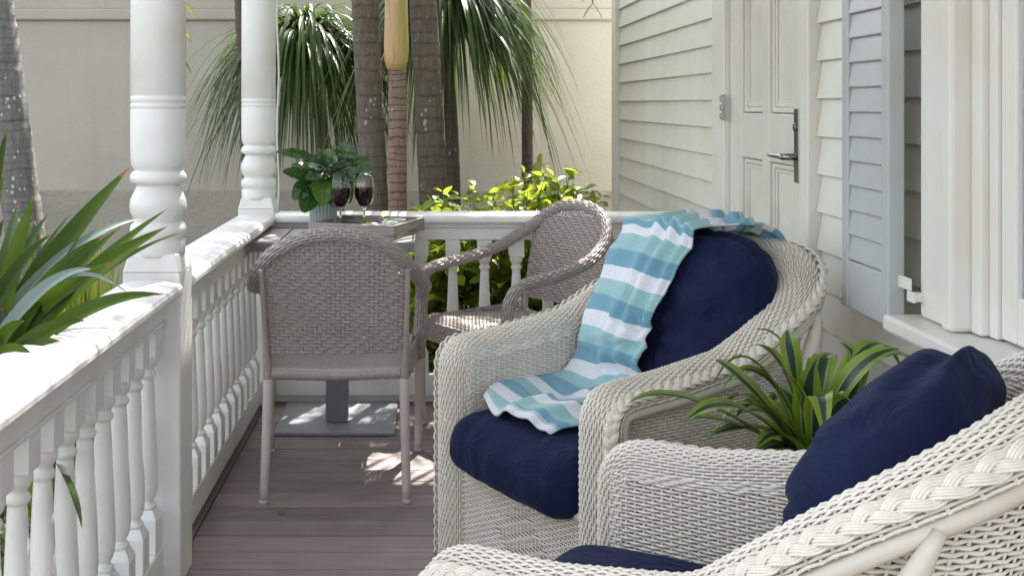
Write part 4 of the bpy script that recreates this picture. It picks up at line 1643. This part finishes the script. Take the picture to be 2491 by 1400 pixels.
def frond_path(b, P, rr, leaflet=.42):
    n = len(P)
    b.tube(P, np.linspace(.012, .003, n), 5)
    T = np.gradient(P, axis=0)
    T /= np.linalg.norm(T, axis=1)[:, None]
    for i in range(3, n):
        side = np.cross(T[i], (0, 0, 1.0))
        side /= np.linalg.norm(side) + 1e-9
        t = i / n
        L = leaflet * (math.sin(min(1, t * 1.05) * PI * .86 + .25)) * rr.uniform(.85, 1.1)
        for s in (-1, 1):
            tip = P[i] + (side * s * .75 + T[i] * .55 + np.array((0, 0, -.45 - .3 * rr.random()))) * L
            V, F, U = blade(bez(P[i], (P[i] + tip) / 2 + np.array((0, 0, .06 * L)), tip, 6), .034, fold=.3, across=1)
            b.add(V, F, U)


def palm(name, label, p0, p1, r0, r1, mat, top, rings=.055, seed=1, nfr=9, crown=True, extra=None, frl=1.9, group='palm trunks before the garden wall'):
    """trunk through two points (continued to the ground and up), with a crown above"""
    p0, p1 = np.array(p0), np.array(p1)
    d = (p1 - p0) / (p1[2] - p0[2])
    base = p0 + d * (-.40 - p0[2])
    head = p0 + d * (top - p0[2])
    head[:2] = p0[:2] + (d * (top - p0[2]))[:2] * .75
    t = thing(name, label, 'palm', (base[0], base[1], -.36), 0, group)
    rr = random.Random(seed)
    m = int((top + .4) / .022)
    P, R_ = [], []
    for i in range(m + 1):
        z = -.40 + (top + .4) * i / m
        f = min(1, max(0, (z - p0[2]) / (p1[2] - p0[2])))
        q = p0 + d * (z - p0[2])
        q[:2] += np.array((math.sin(z * 1.7 + seed), math.cos(z * 1.3 + seed))) * .008
        r = r0 + (r1 - r0) * f + .05 * r0 / .1 * math.exp(-(z + .4) / .18)
        ph = (z / rings + .12 * math.sin(z * 7 + seed)) % 1
        r *= 1 + .028 * (1 - ph) - .035 * math.exp(-((ph - .97) / .08) ** 2) + rr.uniform(-.004, .004)
        P.append(q - base + np.array((0, 0, -.04)))
        R_.append(r)
    MB().tube(P, R_, 26).build('trunk', mat, t, smooth=True)
    if crown:
        b = MB()
        hd_ = np.array(P[-1])
        for i in range(nfr):
            a = 2 * PI * i / nfr + rr.uniform(-.25, .25)
            frond(b, hd_, a, frl * rr.uniform(.8, 1.1), rr.uniform(.3, .9), rr.uniform(.5, 1.5), rr)
        if extra:
            for pts in extra:
                frond_path(b, smooth_path([hd_] + [np.array(p) - base + np.array((0, 0, -.04)) for p in pts], 34), rr, .34)
        b.build('crown', 'leaf_frond', t, smooth=True, uv=True)
    return t


palm('palm_tree', 'thick grey leaning palm trunk with white lichen specks, beyond the near railing', at(57, 560, 6.2), at(-8, 0, 6.2), .103, .096, 'palm_grey', 5.6, .05, 1,
     extra=[[np.array(at(380, -700, 5.6)), np.array(at(425, -200, 5.2)), np.array(at(440, 140, 5.1))]])
palm('palm_tree', 'thin dark ringed palm trunk half hidden behind the corner post', at(603, 400, 6.8), at(586, 0, 6.8), .034, .032, 'palm_dark', 4.9, .032, 2, 8)
palm('palm_tree', 'brown palm trunk directly behind the wine glasses', at(917, 510, 6.05), at(889, 0, 6.05), .071, .073, 'palm_brown', 5.9, .06, 3)
p4 = palm('palm_tree', 'slender red-brown ringed palm trunk topped by a smooth yellow crownshaft', at(971, 515, 5.7), at(966, 165, 5.7), .048, .044, 'palm_ringed', 1.44, .042, 4, crown=False)
palm('palm_tree', 'grey-green palm trunk next to the yellow crownshaft, above the shrub', at(1056, 510, 6.1), at(1025, 0, 6.1), .076, .074, 'palm_brown', 5.6, .06, 5)
palm('palm_tree', 'thin dark palm trunk standing alone before the bare stucco wall', at(1280, 430, 7.3), at(1279, 0, 7.3), .036, .035, 'palm_dark', 4.6, .06, 6, 8,
     extra=[[np.array(at(1400, -420, 6.4)), np.array(at(1435, -130, 6.0)), np.array(at(1442, 10, 5.9))]])
# crownshaft and young fronds of the slender palm
cs = np.array(at(964, 165, 5.7)) - np.array(p4.location)
prof_n = 26
P = [cs + np.array((0, 0, -.012 + i * .05)) for i in range(prof_n)]
R_ = [.046, .060, .063, .0625] + [.061 - .0009 * i for i in range(prof_n - 4)]
MB().tube(P, R_, 24).build('crownshaft', 'crownshaft', p4, smooth=True)
b = MB()
rr = random.Random(12)
for i in range(8):
    frond(b, P[-1], i * PI / 4 + rr.uniform(-.2, .2), rr.uniform(1.1, 1.5), rr.uniform(.6, 1.1), rr.uniform(.3, .8), rr, .34)
b.build('crown', 'leaf_frond', p4, smooth=True, uv=True)


def ponytail(label, head, foot, seed, n, length, zl, group='ponytail palms against the garden wall'):
    head, foot = np.array(head), np.array(foot)
    t = thing('ponytail_palm', label, 'ponytail palm', (foot[0], foot[1], -.36), 0, group)
    org = np.array((foot[0], foot[1], -.36))
    rr = random.Random(seed)
    P = smooth_path([foot - org, (foot * .45 + head * .55) - org + np.array((.03, 0, 0)), head - org], 60)
    MB().tube(P, np.linspace(.062, .03, 60) * (1 + .03 * np.sin(np.arange(60) * 2.2)), 12).build('trunk', 'palm_dark', t, smooth=True)
    b = MB()
    h = head - org
    for i in range(n):
        a = rr.uniform(0, 2 * PI)
        el = rr.triangular(-.45, 1.45, .55)
        L = length * rr.uniform(.72, 1.15)
        d = np.array((math.cos(a) * math.cos(el), math.sin(a) * math.cos(el), math.sin(el)))
        root = h + np.array((rr.gauss(0, .02), rr.gauss(0, .02), rr.uniform(-.07, .07)))
        reach = L * (.34 + .20 * math.cos(el)) * rr.uniform(.8, 1.2)
        mid = root + d * L * .48
        hor = np.array((math.cos(a), math.sin(a), 0))
        end = root + hor * reach * (.75 + .5 * max(0, math.cos(el))) + np.array((0, 0, d[2] * L * .42 - L * rr.uniform(.5, .95)))
        Pq = bez(root, mid, end, 11)
        V, F, U = blade(Pq, rr.uniform(.019, .030), fold=.35, across=1, prof=lambda t: np.minimum(1, (1 - t) * 1.6 + .04) * np.minimum(1, .7 + t))
        b.add(V, F, U)
    b.build('crown', 'leaf_pony', t, smooth=True, uv=True)
    return t


ponytail('drooping ponytail palm with a leaning trunk, behind the corner post', at(738, 110, 7.1), (-.46, 7.15, -.36), 31, 640, 1.10, 0)
ponytail('drooping ponytail palm hanging over the lone thin palm trunk', at(1080, 0, 6.9), (.14, 7.1, -.36), 32, 640, 1.18, 0)

# ------------------------------------------------------------------ round-leaved shrub behind the end railing
sb_ = thing('shrub', 'sunlit yellow-green round-leaved shrub behind the end railing', 'shrub', (.36, 5.42, -.36))
so = np.array((.36, 5.42, -.36))
rs = random.Random(55)
op = lambda t: np.sin(np.clip(t ** 1.25 * .95 + .03, 0, 1) * PI) ** .6
LM = []
for i in range(5):
    L = .052 + .005 * i
    V, F, U = blade(bez((0, 0, 0), (L * .5, 0, .010 - .004 * i), (L, 0, -.004 * i), 7), L * .66, fold=.22, prof=op, across=2)
    LM.append(mesh('leaf', V, F, 'leaf_hedge', True, U))


def top_z(x):
    u = VPX + x / 5.2 * FPX
    return np.interp(u, [990, 1050, 1130, 1240, 1340, 1400, 1450, 1480, 1540], [.66, .74, .80, .85, .91, .88, .80, .72, .55])


twigs = MB()
spots = []
for i in range(150):
    x = rs.uniform(-.16, .88)
    y = rs.uniform(5.0, 5.75)
    zt_ = top_z(x) + rs.uniform(-.12, .03) - .35 * abs(y - 5.3)
    if i < 46:
        zt_ = top_z(x) + rs.uniform(-.05, .05)
    z0 = rs.uniform(-.3, .25)
    p0 = np.array((x * .7 + .1 + rs.uniform(-.1, .1), 5.4 + rs.uniform(-.15, .15), z0))
    p1 = np.array((x, y, zt_))
    P = bez(p0, (p0 + p1) / 2 + np.array((rs.uniform(-.08, .08), rs.uniform(-.06, .06), .08)), p1, 16)
    twigs.tube(P - so, np.linspace(.0055, .0016, 16), 5)
    for j in range(3, 16):
        for s in range(2):
            if rs.random() < .93:
                spots.append((P[j] + np.array([rs.gauss(0, .012) for _ in range(3)]), j / 15.))
for i in range(1500):
    x, y = rs.uniform(-.18, .95), rs.uniform(4.95, 5.8)
    z = rs.uniform(-.34, top_z(x) - .12)
    spots.append((np.array((x, y, z)), 0.))
twigs.build('branches', 'branch_bark', sb_, smooth=True)
# nearest and highest leaves are single parts, the rest one mass
spots.sort(key=lambda s: -(s[0][2] - .55 * (s[0][1] - 5.0) + .25 * s[1]))
mass = MB()
for i, (p, f) in enumerate(spots):
    me = LM[rs.randrange(5)]
    yaw, pit, rol = rs.uniform(0, 2 * PI), rs.gauss(-.15, .45), rs.gauss(0, .5)
    if i < 290:
        o = obj('leaf', me, sb_, tuple(p - so), (rol, pit, yaw))
        k_ = rs.uniform(.85, 1.15)
        o.scale = (k_, k_, k_)
    else:
        from mathutils import Euler
        Rm = np.array(Euler((rol, pit, yaw)).to_matrix()) * rs.uniform(.8, 1.15)
        nV = len(me.vertices)
        co = np.empty(nV * 3, dtype=np.float32)
        me.vertices.foreach_get('co', co)
        co = co.reshape(-1, 3)
        k2 = 5
        U = np.stack([np.tile(np.linspace(0, 1, k2), nV // k2), np.repeat(np.linspace(0, 1, nV // k2), k2)], 1)
        mass.add(co @ Rm.T + (p - so), [tuple(pl.vertices) for pl in me.polygons], U)
mo_ = mass.build('inner_foliage', 'leaf_hedge', sb_, smooth=True, uv=True)
mo_['kind'] = 'stuff'

# small dark-leaved plant beyond the shrub by the house wall
fp = thing('fern', 'dark feathery plant behind the railing where it meets the house', 'plant', (.98, 5.35, -.36))
b = MB()
for i in range(16):
    a = rs.uniform(0, 2 * PI)
    frond(b, (0, 0, .0), a, rs.uniform(.25, .42), rs.uniform(.5, .95), rs.uniform(.0, .35), rs, .10, 22)
b.build('fronds', 'leaf_frond', fp, smooth=True, uv=True)

# ------------------------------------------------------------------ long strap leaves over the near railing
sq = np.array((-1.00, 2.22, -.36))
st_ = thing('strap_leaf_plant', 'long dark green strap leaves reaching over the near railing', 'plant', tuple(sq))
stw = lambda t: np.minimum(1, .6 + t * 1.2) * np.clip(1 - ((t - .45) / .55).clip(0) ** 1.7, 0, 1) ** .95
SL_ = [((318, 405, 2.52), .078, .5, 0, .02), ((412, 505, 2.48), .050, .8, 0, .02), ((410, 550, 2.40), .076, .9, 0, .03), ((402, 716, 2.22), .066, 1.0, 0, .06),
       ((356, 530, 2.50), .036, .2, 1, .07), ((325, 728, 2.24), .018, .1, 1, .13), ((455, 562, 2.60), .026, .3, 0, .05), ((86, 470, 2.30), .060, .6, 0, .03),
       ((120, 515, 2.50), .050, .7, 0, .03), ((176, 515, 2.60), .030, .2, 0, .03), ((128, 568, 2.30), .048, .4, 0, .05), ((18, 310, 2.40), .054, .5, 0, .03), ((14, 412, 2.30), .052, .3, 0, .03),
       ((262, 470, 2.62), .013, .2, 0, .0), ((240, 655, 2.26), .044, .9, 1, .06), ((150, 830, 2.10), .064, .9, 0, .04), ((90, 880, 2.04), .064, .6, 0, .04), ((210, 780, 2.16), .064, .8, 0, .04),
       ((100, 700, 2.4), .060, .4, 0, .04), ((300, 640, 2.52), .046, .6, 0, .05), ((180, 640, 2.4), .055, .5, 0, .04), ((60, 780, 2.15), .060, .6, 0, .04), ((250, 560, 2.5), .050, .6, 0, .03), ((200, 700, 2.3), .055, .7, 0, .04)]
rl = random.Random(8)
SL_ += [((rl.uniform(-60, 300), rl.uniform(480, 800), rl.uniform(2.15, 2.7)), rl.uniform(.035, .06), rl.uniform(.2, .9), 0, rl.uniform(.01, .05)) for _ in range(14)]
for (tip, w, roll, pale, bow) in SL_:
    base = np.array(at(-95 + rl.uniform(-45, 45), 1000 + rl.uniform(-30, 60), 2.18 + rl.uniform(-.06, .06)))
    tip = np.array(at(*tip))
    via = (base + tip) / 2 + np.array((0, 0, bow + .01))
    P = through(base, via, tip, 20, .5) - sq
    nf = np.array((.25 * rl.uniform(-1, 1), -.85, .2 + .75 * roll))
    V, F, U = blade(P, w * .70, fold=.30, prof=stw, across=2, side=np.cross(tip - base, nf))
    obj('leaf', mesh('leaf', V, F, 'leaf_strap_pale' if pale else 'leaf_strap', True, U), st_)
P = bez(at(120, 1110, 2.30), at(170, 1160, 2.14), at(200, 1286, 2.04), 10) - sq
V, F, U = blade(P, .034, fold=.3, prof=stw, roll=.8)
obj('leaf', mesh('leaf', V, F, 'leaf_strap', True, U), st_)
for i in range(16):
    a = rl.uniform(1.6, 5.2)
    L = rl.uniform(.45, .75)
    base = np.array((rl.uniform(-.05, .05), rl.uniform(-.05, .05), .92))
    tip = base + np.array((math.cos(a) * L * .8, math.sin(a) * L * .8, rl.uniform(.1, .6)))
    V, F, U = blade(bez(base, base + (tip - base) * .5 + np.array((0, 0, .15)), tip, 14), rl.uniform(.04, .06), fold=.3, prof=stw)
    obj('leaf', mesh('leaf', V, F, 'leaf_strap', True, U), st_)
MB().tube([(0, 0, 0), (.01, .0, .4), (.06, 0, 1.0)], .03, 10).build('stem', 'branch_bark', st_, smooth=True)

# yellow-green grassy clumps further along


def clump(label, loc, n, hgt, spread, seed):
    t = thing('grass_clump', label, 'plant', loc, 0, 'spiky grass clumps beyond the side railing')
    r_ = random.Random(seed)
    b = MB()
    for i in range(n):
        a = r_.uniform(0, 2 * PI)
        L = hgt * r_.uniform(.55, 1.1)
        s_ = spread * r_.random() ** .7
        base = np.array((math.cos(a) * s_ * .25, math.sin(a) * s_ * .25, 0))
        tip = np.array((math.cos(a) * s_, math.sin(a) * s_, L))
        V, F, U = blade(bez(base, base * .6 + tip * .4 + np.array((0, 0, L * .25)), tip, 7), r_.uniform(.010, .018), fold=.3, across=1)
        b.add(V, F, U)
    b.build('blades', 'leaf_grass', t, smooth=True, uv=True)


clump('sunlit spiky yellow-green grass clump showing beside the near post', (-1.215, 3.95, -.36), 300, 1.12, .26, 61)
clump('low yellow-green grass clump half hidden among the long strap leaves', (-1.62, 4.0, -.36), 160, .9, .32, 62)
clump('spiky grass clump growing below the railing between the posts', (-1.15, 3.6, -.36), 120, .8, .26, 63)
gc_ = MB()
for i in range(2600):
    x, y = rl.uniform(-3.6, -.95), rl.uniform(1.4, 6.5)
    a = rl.uniform(0, 2 * PI)
    L = rl.uniform(.05, .11)
    z = -.36 + rl.uniform(.0, .30) * max(0, math.sin(x * 3 + y * 1.7))
    p = np.array((x, y, z))
    V, F, U = blade(bez(p, p + np.array((math.cos(a), math.sin(a), 1.2)) * L * .5, p + np.array((math.cos(a), math.sin(a), .6)) * L, 4), .035, fold=.2, across=1)
    gc_.add(V, F, U)
tag(gc_.build('ground_cover', 'leaf_frond', smooth=True, uv=True), 'low leafy ground cover beyond the side railing', 'ground cover', kind='stuff')

# ------------------------------------------------------------------ fallen leaf on the boards
V, F, U = blade(bez((0, 0, .003), (.012, .002, .010), (.026, .004, .003), 7), .014, fold=.25, prof=lp)
o = obj('fallen_leaf', mesh('fallen_leaf', V, F, 'fallen_leaf', True, U), None, (-.468, 3.432, .0005))
tag(o, 'tiny orange dead leaf lying on the floor planks', 'leaf')
